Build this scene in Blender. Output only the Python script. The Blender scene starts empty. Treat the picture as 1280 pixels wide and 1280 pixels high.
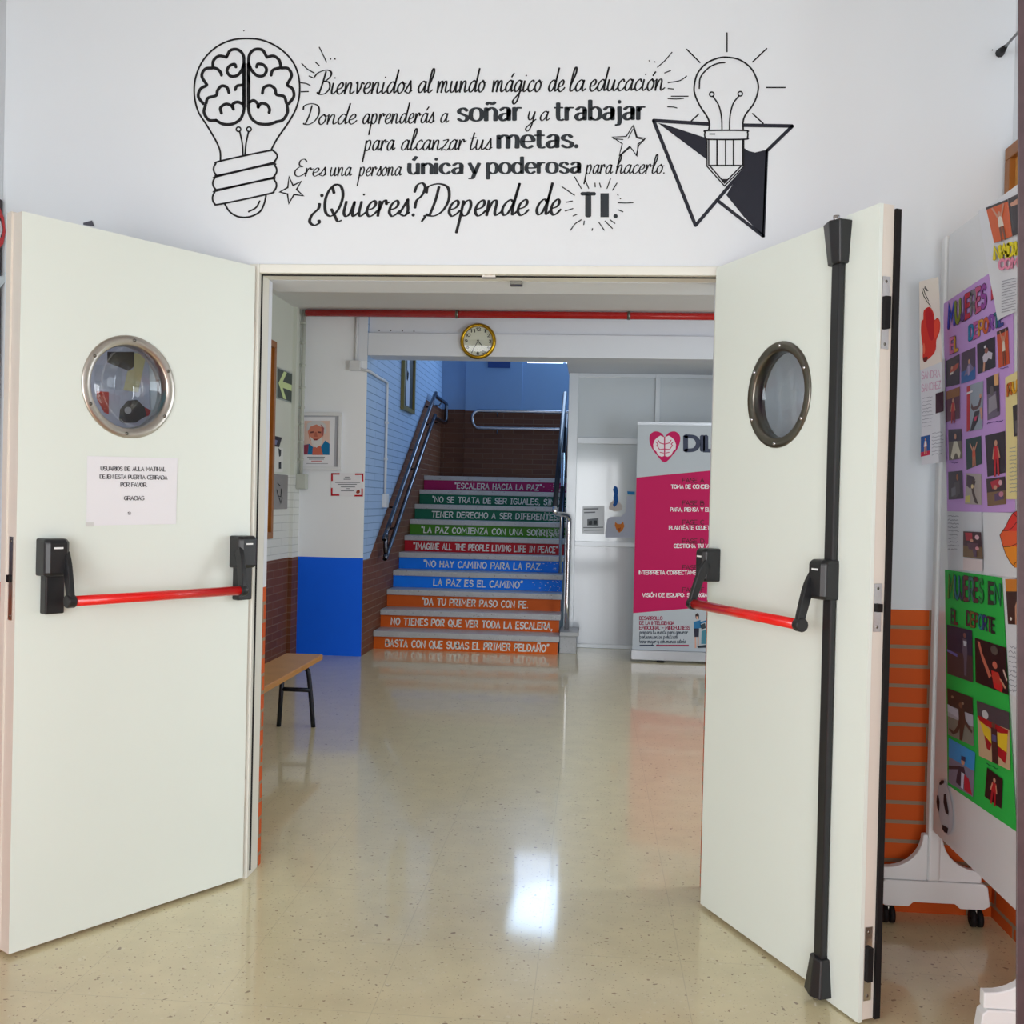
import bpy, bmesh, math, random
from mathutils import Vector, Matrix
random.seed(7)
C = bpy.context.scene
COL = C.collection

# ---------------------------------------------------------------- camera
F_PX = 1290.52
CAM = Vector((0.0, -3.391, 1.289))
PIT, ROL, YAW = -0.0102, 0.0233, 0.0770
fw = Vector((-math.sin(YAW)*math.cos(PIT), math.cos(YAW)*math.cos(PIT), math.sin(PIT)))
r0 = Vector((math.cos(YAW), math.sin(YAW), 0)); u0 = r0.cross(fw)
RT = r0*math.cos(ROL) + u0*math.sin(ROL)
UP = u0*math.cos(ROL) - r0*math.sin(ROL)
cd = bpy.data.cameras.new('camera'); cam = bpy.data.objects.new('camera', cd); COL.objects.link(cam)
cd.sensor_width = 36.0; cd.sensor_fit = 'HORIZONTAL'; cd.lens = 36.0*F_PX/1280.0
cd.clip_start = 0.05
m = Matrix((RT, UP, -fw)).transposed().to_4x4(); m.translation = CAM
cam.matrix_world = m
C.camera = cam

# ---------------------------------------------------------------- view, world, large lights
vs = C.view_settings
vs.view_transform = 'Standard'; vs.look = 'None'; vs.gamma = 1.0; vs.exposure = 0.06
try: vs.use_curve_mapping = False
except Exception: pass
w = bpy.data.worlds.new('daylight'); C.world = w; w.use_nodes = True
bg = w.node_tree.nodes['Background']
bg.inputs[0].default_value = (0.86, 0.93, 1.0, 1); bg.inputs[1].default_value = 1.6

def area(name, loc, target, sx, sy, power, col, spread=180):
    l = bpy.data.lights.new(name, 'AREA'); l.shape = 'RECTANGLE'; l.size = sx; l.size_y = sy
    l.energy = power; l.color = col; l.spread = math.radians(spread)
    o = bpy.data.objects.new(name, l); COL.objects.link(o); o.location = loc
    d = Vector(target) - Vector(loc)
    o.rotation_euler = d.to_track_quat('-Z', 'Y').to_euler()
    return o
area('entrance_daylight', (-0.08, -6.05, 1.15), (0.05, 0, 0.9), 2.6, 2.0, 106, (0.97, 0.98, 1.0))
area('left_side_fill', (-1.99, -3.7, 1.30), (1.2, -1.3, 0.7), 2.2, 1.8, 92, (0.94, 0.97, 1.0))  # added fill by the left wall for board and right leaf, no window there
area('hall_front_fill', (2.0, 0.42, 1.5), (-1.6, 5.0, 1.4), 1.8, 1.5, 70, (0.90, 0.95, 1.0))  # added unseen fill that brightens pillar, risers and banner, not a real window
area('hall_right_fill', (4.35, 2.4, 1.6), (-2, 3.0, 1.2), 2.6, 1.6, 40, (0.88, 0.94, 1.0))  # unseen fill added at the hall's right end, the wall has no window
area('stair_window_daylight', (-0.40, 8.93, 3.45), (-1.2, 6.5, 1.5), 0.9, 0.9, 15, (0.52, 0.74, 1.0))
area('landing_window_daylight', (1.15, 8.35, 3.0), (-1.84, 7.6, 2.4), 1.1, 1.6, 26, (0.46, 0.72, 1.0))

# ---------------------------------------------------------------- helpers
def at(x, y, ax, v):
    """point where the sight line through photo pixel (x, y) meets the plane axis=v"""
    d = fw + RT*((x-640)/F_PX) - UP*((y-640)/F_PX)
    t = (v - CAM[ax])/d[ax]
    return CAM + d*t

def lin(c):
    return tuple((x/255/12.92 if x/255 <= 0.04045 else ((x/255+0.055)/1.055)**2.4) for x in c)
MATS = {}
def mat(rgb, rough=0.6, metal=0.0, spec=0.4, name=None, emit=0, coat=0.0):
    key = (tuple(rgb), rough, metal, spec, emit, coat)
    if key in MATS: return MATS[key]
    mm = bpy.data.materials.new(name or 'paint_%d_%d_%d' % tuple(rgb)); mm.use_nodes = True
    b = mm.node_tree.nodes['Principled BSDF']; c = lin(rgb)
    b.inputs['Base Color'].default_value = (*c, 1); b.inputs['Roughness'].default_value = rough
    b.inputs['Metallic'].default_value = metal; b.inputs['Specular IOR Level'].default_value = spec
    if coat: b.inputs['Coat Weight'].default_value = coat; b.inputs['Coat Roughness'].default_value = 0.05
    if emit:
        b.inputs['Emission Color'].default_value = (*c, 1); b.inputs['Emission Strength'].default_value = emit
    MATS[key] = mm
    return mm

def nodes(name):
    mm = bpy.data.materials.new(name); mm.use_nodes = True
    nt = mm.node_tree; return mm, nt, nt.nodes['Principled BSDF']
def N(nt, t, **kw):
    n = nt.nodes.new(t)
    for k, v in kw.items(): setattr(n, k, v)
    return n
def mottled(name, rgb, amount=0.04, scale=3.0, rough=0.55, spec=0.3, bump=0.0, coat=0.0, metal=0.0):
    mm, nt, b = nodes(name)
    tc = N(nt, 'ShaderNodeTexCoord'); no = N(nt, 'ShaderNodeTexNoise'); no.inputs['Scale'].default_value = scale; no.inputs['Detail'].default_value = 5
    nt.links.new(tc.outputs['Object'], no.inputs['Vector'])
    mx = N(nt, 'ShaderNodeMix', data_type='RGBA'); c = lin(rgb)
    mx.inputs['A'].default_value = (*[x*(1-amount*2) for x in c], 1); mx.inputs['B'].default_value = (*[min(1, x*(1+amount*2)) for x in c], 1)
    nt.links.new(no.outputs['Fac'], mx.inputs['Factor']); nt.links.new(mx.outputs['Result'], b.inputs['Base Color'])
    b.inputs['Roughness'].default_value = rough; b.inputs['Specular IOR Level'].default_value = spec; b.inputs['Metallic'].default_value = metal
    if coat: b.inputs['Coat Weight'].default_value = coat; b.inputs['Coat Roughness'].default_value = 0.06
    if bump:
        n2 = N(nt, 'ShaderNodeTexNoise'); n2.inputs['Scale'].default_value = 60; nt.links.new(tc.outputs['Object'], n2.inputs['Vector'])
        bp = N(nt, 'ShaderNodeBump'); bp.inputs['Strength'].default_value = bump; bp.inputs['Distance'].default_value = 0.004
        nt.links.new(n2.outputs['Fac'], bp.inputs['Height']); nt.links.new(bp.outputs['Normal'], b.inputs['Normal'])
    return mm
def brick(name, c1, c2, mortar, axis, row=0.061, length=0.25, ms=0.010, rough=0.6, bump=0.5, off=(0, 0), spec=0.3):
    mm, nt, b = nodes(name)
    tc = N(nt, 'ShaderNodeNewGeometry'); sp = N(nt, 'ShaderNodeSeparateXYZ'); cb = N(nt, 'ShaderNodeCombineXYZ')
    nt.links.new(tc.outputs['Position'], sp.inputs[0])
    ad = N(nt, 'ShaderNodeMath', operation='ADD'); ad.inputs[1].default_value = off[0]
    a2 = N(nt, 'ShaderNodeMath', operation='ADD'); a2.inputs[1].default_value = off[1]
    nt.links.new(sp.outputs['X' if axis == 'x' else 'Y'], ad.inputs[0]); nt.links.new(sp.outputs['Z'], a2.inputs[0])
    nt.links.new(ad.outputs[0], cb.inputs[0]); nt.links.new(a2.outputs[0], cb.inputs[1])
    bt = N(nt, 'ShaderNodeTexBrick'); bt.inputs['Scale'].default_value = 1.0
    bt.inputs['Brick Width'].default_value = length; bt.inputs['Row Height'].default_value = row
    bt.inputs['Mortar Size'].default_value = ms*0.5; bt.inputs['Mortar Smooth'].default_value = 0.15
    bt.inputs['Color1'].default_value = (*lin(c1), 1); bt.inputs['Color2'].default_value = (*lin(c2), 1); bt.inputs['Mortar'].default_value = (*lin(mortar), 1)
    nt.links.new(cb.outputs[0], bt.inputs['Vector']); nt.links.new(bt.outputs['Color'], b.inputs['Base Color'])
    bp = N(nt, 'ShaderNodeBump'); bp.invert = True; bp.inputs['Strength'].default_value = bump; bp.inputs['Distance'].default_value = 0.006
    nt.links.new(bt.outputs['Fac'], bp.inputs['Height']); nt.links.new(bp.outputs['Normal'], b.inputs['Normal'])
    b.inputs['Roughness'].default_value = rough; b.inputs['Specular IOR Level'].default_value = spec
    return mm
def terrazzo(name, base, dark, light, rough, tile=0.4, coat=0.0, joints=True):
    mm, nt, b = nodes(name)
    ge = N(nt, 'ShaderNodeNewGeometry')
    big = N(nt, 'ShaderNodeTexNoise'); big.inputs['Scale'].default_value = 9; big.inputs['Detail'].default_value = 6
    nt.links.new(ge.outputs['Position'], big.inputs['Vector'])
    m0 = N(nt, 'ShaderNodeMix', data_type='RGBA'); c = lin(base)
    m0.inputs['A'].default_value = (*[x*0.86 for x in c], 1); m0.inputs['B'].default_value = (*[min(1, x*1.12) for x in c], 1)
    nt.links.new(big.outputs['Fac'], m0.inputs['Factor'])
    prev = m0.outputs['Result']
    for sc, lo, hi, colr, st in ((55, 0.69, 0.72, dark, 0.7), (60, 0.66, 0.70, light, 0.5), (110, 0.67, 0.70, dark, 0.5), (34, 0.715, 0.735, (108, 78, 55), 0.7)):
        n = N(nt, 'ShaderNodeTexNoise'); n.inputs['Scale'].default_value = sc; n.inputs['Detail'].default_value = 1.5
        mp = N(nt, 'ShaderNodeVectorMath', operation='ADD'); mp.inputs[1].default_value = (sc*3.1, sc*1.7, 0)
        nt.links.new(ge.outputs['Position'], mp.inputs[0]); nt.links.new(mp.outputs[0], n.inputs['Vector'])
        r = N(nt, 'ShaderNodeMapRange'); r.inputs['From Min'].default_value = lo; r.inputs['From Max'].default_value = hi; r.inputs['To Max'].default_value = st
        nt.links.new(n.outputs['Fac'], r.inputs['Value'])
        mx = N(nt, 'ShaderNodeMix', data_type='RGBA'); mx.inputs['B'].default_value = (*lin(colr), 1)
        nt.links.new(r.outputs[0], mx.inputs['Factor']); nt.links.new(prev, mx.inputs['A']); prev = mx.outputs['Result']
    if joints:
        bt = N(nt, 'ShaderNodeTexBrick'); bt.offset = 0.0; bt.inputs['Scale'].default_value = 1
        bt.inputs['Brick Width'].default_value = tile; bt.inputs['Row Height'].default_value = tile; bt.inputs['Mortar Size'].default_value = 0.0012
        ad = N(nt, 'ShaderNodeVectorMath', operation='ADD'); ad.inputs[1].default_value = (0.12, 0.05, 0)
        nt.links.new(ge.outputs['Position'], ad.inputs[0]); nt.links.new(ad.outputs[0], bt.inputs['Vector'])
        mx = N(nt, 'ShaderNodeMix', data_type='RGBA'); mx.inputs['B'].default_value = (*lin((128, 118, 96)), 1)
        mu = N(nt, 'ShaderNodeMath', operation='MULTIPLY'); mu.inputs[1].default_value = 0.22
        nt.links.new(bt.outputs['Fac'], mu.inputs[0]); nt.links.new(mu.outputs[0], mx.inputs['Factor']); nt.links.new(prev, mx.inputs['A']); prev = mx.outputs['Result']
    nt.links.new(prev, b.inputs['Base Color'])
    b.inputs['Roughness'].default_value = rough; b.inputs['Specular IOR Level'].default_value = 0.35
    if coat: b.inputs['Coat Weight'].default_value = coat; b.inputs['Coat Roughness'].default_value = 0.075
    return mm
def glassy(name, tint, mix=0.12, rough=0.02):
    mm = bpy.data.materials.new(name); mm.use_nodes = True; nt = mm.node_tree; nt.nodes.clear()
    o = N(nt, 'ShaderNodeOutputMaterial'); t = N(nt, 'ShaderNodeBsdfTransparent'); g = N(nt, 'ShaderNodeBsdfGlossy'); x = N(nt, 'ShaderNodeMixShader')
    t.inputs[0].default_value = (*tint, 1); g.inputs['Roughness'].default_value = rough; x.inputs[0].default_value = mix
    nt.links.new(t.outputs[0], x.inputs[1]); nt.links.new(g.outputs[0], x.inputs[2]); nt.links.new(x.outputs[0], o.inputs[0])
    return mm

def catmull(pts, n=6):
    if len(pts) < 3: return [Vector(p) for p in pts]
    P = [Vector(p) for p in pts]; closed = (P[0]-P[-1]).length < 1e-6
    out = []
    for i in range(len(P)-1):
        p1, p2 = P[i], P[i+1]
        p0 = P[i-1] if i > 0 else (P[-2] if closed else p1*2-p2)
        p3 = P[i+2] if i+2 < len(P) else (P[1] if closed else p2*2-p1)
        for k in range(n):
            t = k/n
            out.append(0.5*((2*p1)+(p2-p0)*t+(2*p0-5*p1+4*p2-p3)*t*t+(3*p1-p0-3*p2+p3)*t**3))
    out.append(P[-1]); return out

class G:
    """collects faces with materials; build() links them as ONE mesh object"""
    def __init__(s): s.bm = bmesh.new(); s.mats = []; s.smooth = False
    def mi(s, m):
        if m not in s.mats: s.mats.append(m)
        return s.mats.index(m)
    def face(s, pts, m, smooth=False):
        try: f = s.bm.faces.new([s.bm.verts.new(p) for p in pts])
        except Exception: return
        f.material_index = s.mi(m); f.smooth = smooth; return f
    def box(s, a, b, m): return s.hexa([(x, y, z) for z in (a[2], b[2]) for (x, y) in ((a[0], a[1]), (b[0], a[1]), (b[0], b[1]), (a[0], b[1]))], m)
    def hexa(s, p, m):
        v = [s.bm.verts.new(q) for q in p]; i = s.mi(m)
        for q in ((3, 2, 1, 0), (4, 5, 6, 7), (0, 1, 5, 4), (1, 2, 6, 5), (2, 3, 7, 6), (3, 0, 4, 7)):
            f = s.bm.faces.new([v[k] for k in q]); f.material_index = i
    def fbox(s, fr, a, b, m):   # box in a frame: fr(s, t, z) -> point
        s.hexa([fr(x, y, z) for z in (a[2], b[2]) for (x, y) in ((a[0], a[1]), (b[0], a[1]), (b[0], b[1]), (a[0], b[1]))], m)
    def prism(s, pts, vec, m, side=None):
        vec = Vector(vec); A = [s.bm.verts.new(p) for p in pts]; B = [s.bm.verts.new(Vector(p)+vec) for p in pts]
        i = s.mi(m); j = s.mi(side or m)
        for q in (A[::-1], B):
            f = s.bm.faces.new(q); f.material_index = i
        for k in range(len(A)):
            f = s.bm.faces.new((A[k], A[(k+1) % len(A)], B[(k+1) % len(A)], B[k])); f.material_index = j
    def tube(s, pts, r, m, seg=12, cap=True, rs=None):
        P = [Vector(p) for p in pts]; i = s.mi(m); rings = []
        up = None
        for k, p in enumerate(P):
            d = (P[min(k+1, len(P)-1)]-P[max(k-1, 0)]).normalized()
            if up is None:
                up = Vector((0, 0, 1)) if abs(d.z) < 0.9 else Vector((1, 0, 0))
            a = d.cross(up)
            if a.length < 1e-4: a = d.cross(Vector((0, 1, 0)))
            a.normalize(); b = a.cross(d).normalized(); up = b
            rr = rs[k] if rs else r
            rings.append([s.bm.verts.new(p+(a*math.cos(t)+b*math.sin(t))*rr) for t in [2*math.pi*q/seg for q in range(seg)]])
        for A, B in zip(rings, rings[1:]):
            for q in range(seg):
                f = s.bm.faces.new((A[q], A[(q+1) % seg], B[(q+1) % seg], B[q])); f.material_index = i; f.smooth = True
        if cap:
            for A in (rings[0][::-1], rings[-1]):
                f = s.bm.faces.new(A); f.material_index = i
    def lathe(s, o, ax, prof, m, seg=40, closed=False):
        """prof: (radius, height along ax)"""
        o = Vector(o); ax = Vector(ax).normalized()
        a = ax.cross(Vector((0, 0, 1)));
        if a.length < 1e-3: a = Vector((1, 0, 0))
        a.normalize(); b = ax.cross(a); i = s.mi(m); rings = []
        for (r, h) in prof:
            rings.append([s.bm.verts.new(o+ax*h+(a*math.cos(t)+b*math.sin(t))*r) for t in [2*math.pi*q/seg for q in range(seg)]])
        pr = list(zip(rings, rings[1:])) + ([(rings[-1], rings[0])] if closed else [])
        for A, B in pr:
            for q in range(seg):
                f = s.bm.faces.new((A[q], A[(q+1) % seg], B[(q+1) % seg], B[q])); f.material_index = i; f.smooth = True
    def disc(s, o, ax, r, m, seg=32):
        o = Vector(o); ax = Vector(ax).normalized(); a = ax.cross(Vector((0, 0, 1)))
        if a.length < 1e-3: a = Vector((1, 0, 0))
        a.normalize(); b = ax.cross(a)
        s.face([o+(a*math.cos(t)+b*math.sin(t))*r for t in [2*math.pi*q/seg for q in range(seg)]], m)
    def ball(s, o, r, m, sz=None):
        i = s.mi(m); res = bmesh.ops.create_uvsphere(s.bm, u_segments=12, v_segments=8, radius=r)
        for v in res['verts']:
            if sz: v.co = Vector((v.co.x*sz[0], v.co.y*sz[1], v.co.z*sz[2]))
            v.co += Vector(o)
            for f in v.link_faces: f.material_index = i; f.smooth = True
    def build(s, name, parent=None, label=None, cat=None, group=None, kind=None, bevel=0, seg=2):
        bmesh.ops.recalc_face_normals(s.bm, faces=s.bm.faces)
        base = Vector((0, 0, 0))
        if parent is not None: base = Vector(root_loc(parent))
        else:
            vv = [v.co for v in s.bm.verts]
            base = Vector(((min(v.x for v in vv)+max(v.x for v in vv))/2, (min(v.y for v in vv)+max(v.y for v in vv))/2, min(v.z for v in vv)))
        for v in s.bm.verts: v.co -= base
        me = bpy.data.meshes.new(name); s.bm.to_mesh(me); s.bm.free()
        for mm in s.mats: me.materials.append(mm)
        o = bpy.data.objects.new(name, me); COL.objects.link(o)
        if parent is not None: o.parent = parent
        else: o.location = base; o['loc0'] = 0
        if 'loc0' in o: del o['loc0']
        ROOT[o.name] = base
        tag(o, label, cat, group, kind)
        if bevel:
            md = o.modifiers.new('bevel', 'BEVEL'); md.width = bevel; md.segments = seg; md.limit_method = 'ANGLE'; md.angle_limit = math.radians(40)
        return o
ROOT = {}
def root_loc(o): return ROOT[o.name]
def tag(o, label=None, cat=None, group=None, kind=None):
    for k, v in (('label', label), ('category', cat), ('group', group), ('kind', kind)):
        if v: o[k] = v
def thing(name, loc, label, cat, group=None, kind=None):
    o = bpy.data.objects.new(name, None); COL.objects.link(o); o.location = loc; o.empty_display_size = 0.1
    ROOT[o.name] = Vector(loc); tag(o, label, cat, group, kind); return o

# ---------------------------------------------------------------- stroke lettering
SCRIPT = {
'a': (82, '58,86 38,100 12,70 4,30 18,2 40,18 58,70 62,98|62,98 57,40 63,5 84,24'),
'c': (64, '54,80 40,100 14,72 6,30 22,2 44,10 64,34'),
'd': (86, '58,86 38,100 12,70 4,30 18,2 40,18 62,90 74,205|74,205 62,70 65,6 86,24'),
'e': (66, '8,40 40,54 50,82 36,100 12,72 6,28 24,0 46,10 66,36'),
'g': (78, '58,86 38,100 12,70 4,30 18,2 40,18 58,70 62,98|62,98 56,10 46,-70 22,-105 4,-80 30,-40 78,24'),
'h': (82, '4,70 30,150 32,200 20,204 12,130 8,0|8,24 26,84 44,98 53,80 50,26 60,2 82,24'),
'i': (44, '10,96 6,24 18,2 44,26|*16,140,7'),
'j': (44, '22,96 16,-20 6,-90 -16,-100 -20,-74 10,-30 42,20|*26,140,7'),
'l': (46, '6,50 32,150 32,200 20,205 12,150 6,30 18,2 44,26'),
'm': (120, '6,98 8,0|8,20 24,84 38,98 46,80 44,0|44,20 60,84 74,98 82,80 80,20 94,2 118,24'),
'n': (86, '6,98 8,0|8,20 26,84 42,98 52,80 50,24 60,2 86,24'),
'o': (68, '36,100 10,72 4,30 22,0 46,20 54,66 36,100 46,82 68,86'),
'p': (80, '10,98 8,0 2,-108|8,60 26,94 46,98 56,60 44,10 22,2 8,22'),
'r': (64, '6,98 8,0|8,30 22,88 38,102 46,78 50,84 64,90'),
's': (58, '-2,12 28,86 34,106 38,80 46,34 34,2 8,10|40,8 58,24'),
't': (50, '20,165 8,30 18,2 46,26|-8,112 42,118'),
'u': (86, '8,98 4,30 18,2 40,20 56,96|56,96 54,24 64,2 86,24'),
'v': (74, '6,90 16,100 22,40 28,4 48,50 54,96 74,84'),
'y': (80, '8,98 6,40 20,10 40,24 56,96|56,96 50,-20 36,-90 16,-108 2,-80 30,-36 76,16'),
'z': (66, '6,92 50,96 4,6 30,6 50,0 66,18'),
'B': (112, '-46,150 -20,186 40,208 84,195 90,158 60,120 34,112|34,112 84,102 96,50 64,6 16,0 -2,18|44,196 32,100 14,0'),
'D': (112, '-28,150 -24,190 30,208 86,184 104,110 84,40 44,4 2,6 -2,16|36,190 30,100 12,4'),
'E': (92, '84,180 60,206 28,190 26,140 56,116 30,112 2,70 8,20 40,0 76,20 92,44'),
'P': (90, '8,0 30,190|0,170 40,206 84,180 70,120 26,100'),
'Q': (122, '60,207 24,182 6,110 20,30 56,4 92,50 104,130 84,192 50,207 36,190 50,150|50,50 80,0 100,-30 120,-24'),
'¿': (62, '38,46 36,14 10,-22 4,-62 30,-84 54,-70 50,-54|*42,94,11'),
'?': (64, '6,150 14,195 40,208 60,180 50,130 26,96 24,48|*22,4,11'),
',': (26, '14,10 16,-6 4,-34'), '.': (26, '*10,6,9'), ' ': (40, ''),
}
BOLD = {
'a': (78, '12,78 36,97 60,84 60,30|60,84 60,4|60,56 26,50 12,26 28,3 58,22'),
'b': (82, '14,148 14,3|14,78 44,97 68,76 68,24 44,3 14,22'),
'c': (74, '64,74 44,97 16,76 14,26 42,3 66,22'),
'd': (82, '66,148 66,3|66,78 36,97 12,76 12,24 36,3 66,22'),
'e': (76, '14,50 66,53 62,84 40,97 16,78 14,26 40,3 66,18'),
'i': (30, '14,97 14,3|*14,134,14'),
'j': (38, '22,97 22,-18 0,-38|*22,134,14'),
'm': (126, '14,97 14,3|14,74 40,97 62,80 62,3|62,74 88,97 110,80 110,3'),
'n': (80, '14,97 14,3|14,74 44,97 66,76 66,40 66,3'),
'o': (82, '40,97 14,78 12,24 40,3 68,22 68,78 40,97'),
'p': (82, '14,97 14,-45|14,78 44,97 68,76 68,24 44,3 14,22'),
'r': (58, '14,97 14,3|14,66 30,92 52,94'),
's': (70, '60,78 40,97 18,86 16,66 36,52 58,36 56,12 34,3 8,20'),
't': (58, '24,130 24,24 38,4 54,8|2,95 50,95'),
'u': (80, '14,97 14,26 36,3 64,24|64,97 64,3'),
'y': (74, '8,97 40,6|68,97 40,6 26,-36 4,-40'),
'T': (96, '2,143 90,143|46,148 46,3'), 'I': (30, '14,148 14,3'), '.': (34, '*14,12,15'), ' ': (44, ''),
}
CAPS = {
'A': (78, '0,0 32,100 64,0|12,36 52,36'), 'B': (72, '0,0 0,100|~0,100 46,96 48,60 0,54|~0,54 58,48 56,6 0,0'),
'C': (74, '~60,84 36,100 6,76 4,30 30,0 62,14'), 'D': (76, '0,0 0,100|~0,100 44,92 62,50 44,8 0,0'),
'E': (68, '54,100 0,100 0,0 56,0|0,52 46,52'), 'F': (64, '54,100 0,100 0,0|0,52 44,52'),
'G': (78, '~62,84 36,100 6,76 4,28 32,0 62,14 64,46|64,46 38,46'), 'H': (76, '0,0 0,100|60,0 60,100|0,52 60,52'),
'I': (22, '6,0 6,100'), 'J': (64, '~46,100 46,30 28,2 8,8 0,26'), 'K': (74, '0,0 0,100|58,100 0,44 60,0'), 'L': (62, '0,100 0,0 50,0'),
'M': (96, '0,0 8,100 40,36 72,100 80,0'), 'N': (76, '0,0 0,100 60,0 60,100'),
'O': (82, '~34,100 4,72 4,28 34,0 66,28 66,72 34,100'), 'P': (68, '0,0 0,100|~0,100 50,96 56,66 40,46 0,44'),
'Q': (86, '~34,100 4,72 4,28 34,0 66,28 66,72 34,100|40,26 74,-8'), 'R': (76, '0,0 0,100|~0,100 50,96 56,66 40,46 0,44|28,44 62,0'),
'S': (68, '~56,86 32,100 6,84 12,58 50,44 56,16 30,0 2,14'), 'T': (76, '0,100 70,100|35,100 35,0'),
'U': (76, '~0,100 2,34 32,0 62,34 62,100'), 'V': (74, '0,100 32,0 64,100'), 'W': (110, '0,100 24,0 48,80 72,0 96,100'),
'X': (72, '0,100 60,0|60,100 0,0'), 'Y': (74, '0,100 32,50 64,100|32,50 32,0'), 'Z': (72, '2,100 60,100 0,0 62,0'),
'“': (40, '4,112 8,84|20,112 24,84'), '”': (40, '10,112 2,84|28,112 20,84'), ',': (24, '10,8 2,-20'), '.': (24, '*6,4,8'), ':': (24, '*6,14,8|*6,66,8'),
'/': (44, '0,-6 36,106'), '-': (60, '4,46 46,46'), ' ': (48, ''),
'0': (70, '~30,100 4,70 4,30 30,0 58,30 58,70 30,100'), '1': (44, '4,78 24,100 24,0'), '2': (66, '~4,76 28,100 54,74 36,40 2,0|2,0 58,0'),
'3': (64, '~4,86 32,100 50,76 24,54|~24,54 56,36 40,4 2,10'), '4': (68, '44,0 44,100 0,32 60,32'), '5': (66, '50,100 10,100 6,56|~6,56 40,62 56,32 36,2 2,8'),
'6': (66, '~50,92 20,80 4,36 22,2 50,10 54,40 32,58 8,40'), '7': (64, '2,100 56,100 20,0'), '8': (66, '~30,54 8,74 30,100 52,76 30,54 4,26 30,0 58,26 30,54'), '9': (66, '~10,6 42,20 58,64 38,100 10,90 6,60 28,44 54,60'),
}
ACC = {'á': ('a', '44,128 62,162'), 'é': ('e', '30,128 48,162'), 'ó': ('o', '36,128 54,162'), 'ú': ('u', '38,126 56,158'), 'ñ': ('n', '16,124 30,137 48,125 64,138'),
       'Ñ': ('N', '~6,116 22,128 38,116 54,126'), 'É': ('E', '20,112 36,132'), 'Ó': ('O', '30,112 46,132')}
SERIF_I = (46, '18,0 18,100|2,100 34,100|2,0 34,0')
def glyph(font, ch):
    if ch in font: return font[ch]
    if ch in ACC:
        b, s = ACC[ch]; a, st = font[b]; return a, st+'|'+s
    return font[' ']
def layout(font, text, slant=0.0, track=0):
    """-> list of ('s', [(x,y)...]) strokes and ('d', x, y, r) dots, in font units, with total width"""
    x = 0; out = []
    for ch in text:
        adv, st = glyph(font, ch)
        for s in st.split('|'):
            if not s: continue
            if s[0] == '*':
                a, b, r = map(float, s[1:].split(',')); out.append(('d', x+a+b*slant, b, r)); continue
            raw = s.lstrip('~'); pts = [tuple(map(float, q.split(','))) for q in raw.split()]
            if font is not CAPS or s[0] == '~': pts = [tuple(v) for v in catmull([(a, b, 0) for a, b in pts], 5)]
            out.append(('s', [(x+p[0]+p[1]*slant, p[1]) for p in pts]))
        x += adv+track
    return out, x
def ribbon(g, P2, mapf, m, a, b=None, ang=0.0, capn=4):
    """sweep an elliptical nib (a along ang, b across) along the 2D points, mapped to 3D by mapf"""
    b = a if b is None else b
    P = [Vector((p[0], p[1])) for p in P2]
    Q = [P[0]]
    for p in P[1:]:
        if (p-Q[-1]).length > 1e-6: Q.append(p)
    P = Q
    if len(P) < 2: return
    closed = (P[0]-P[-1]).length < 1e-5 and len(P) > 3
    u = Vector((math.cos(ang), math.sin(ang))); v = Vector((-u.y, u.x))
    L = []; R = []
    for k, p in enumerate(P):
        d0 = (P[k]-P[k-1]).normalized() if k > 0 else None
        d1 = (P[k+1]-P[k]).normalized() if k < len(P)-1 else None
        if closed and k == 0: d0 = (P[-1]-P[-2]).normalized()
        if closed and k == len(P)-1: d1 = (P[1]-P[0]).normalized()
        d = ((d0 or d1)+(d1 or d0))
        if d.length < 1e-3: d = d0 or d1
        d.normalize(); n = Vector((-d.y, d.x))
        h = math.sqrt((a*n.dot(u))**2+(b*n.dot(v))**2)
        if d0 and d1:
            c = max(0.55, n.dot(Vector((-d0.y, d0.x)))); h /= c
        L.append(p+n*h); R.append(p-n*h)
    if not closed:
        for (i, sgn) in ((0, -1), (-1, 1)):
            d = (P[1]-P[0] if i == 0 else P[-1]-P[-2]).normalized()
            e = P[i]+d*sgn*min(a, b)*0.7
            wv = (L[i]-R[i])*0.22
            if i == 0: L.insert(0, e+wv); R.insert(0, e-wv); P = [e]+P
            else: L.append(e+wv); R.append(e-wv)
    vl = [g.bm.verts.new(mapf(p.x, p.y)) for p in L]; vr = [g.bm.verts.new(mapf(p.x, p.y)) for p in R]; i = g.mi(m)
    for k in range(len(vl)-1):
        try:
            f = g.bm.faces.new((vl[k], vr[k], vr[k+1], vl[k+1])); f.material_index = i
        except Exception: pass
def dot(g, x, y, r, mapf, m, n=14):
    g.face([mapf(x+r*math.cos(2*math.pi*k/n), y+r*math.sin(2*math.pi*k/n)) for k in range(n)], m)
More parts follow.
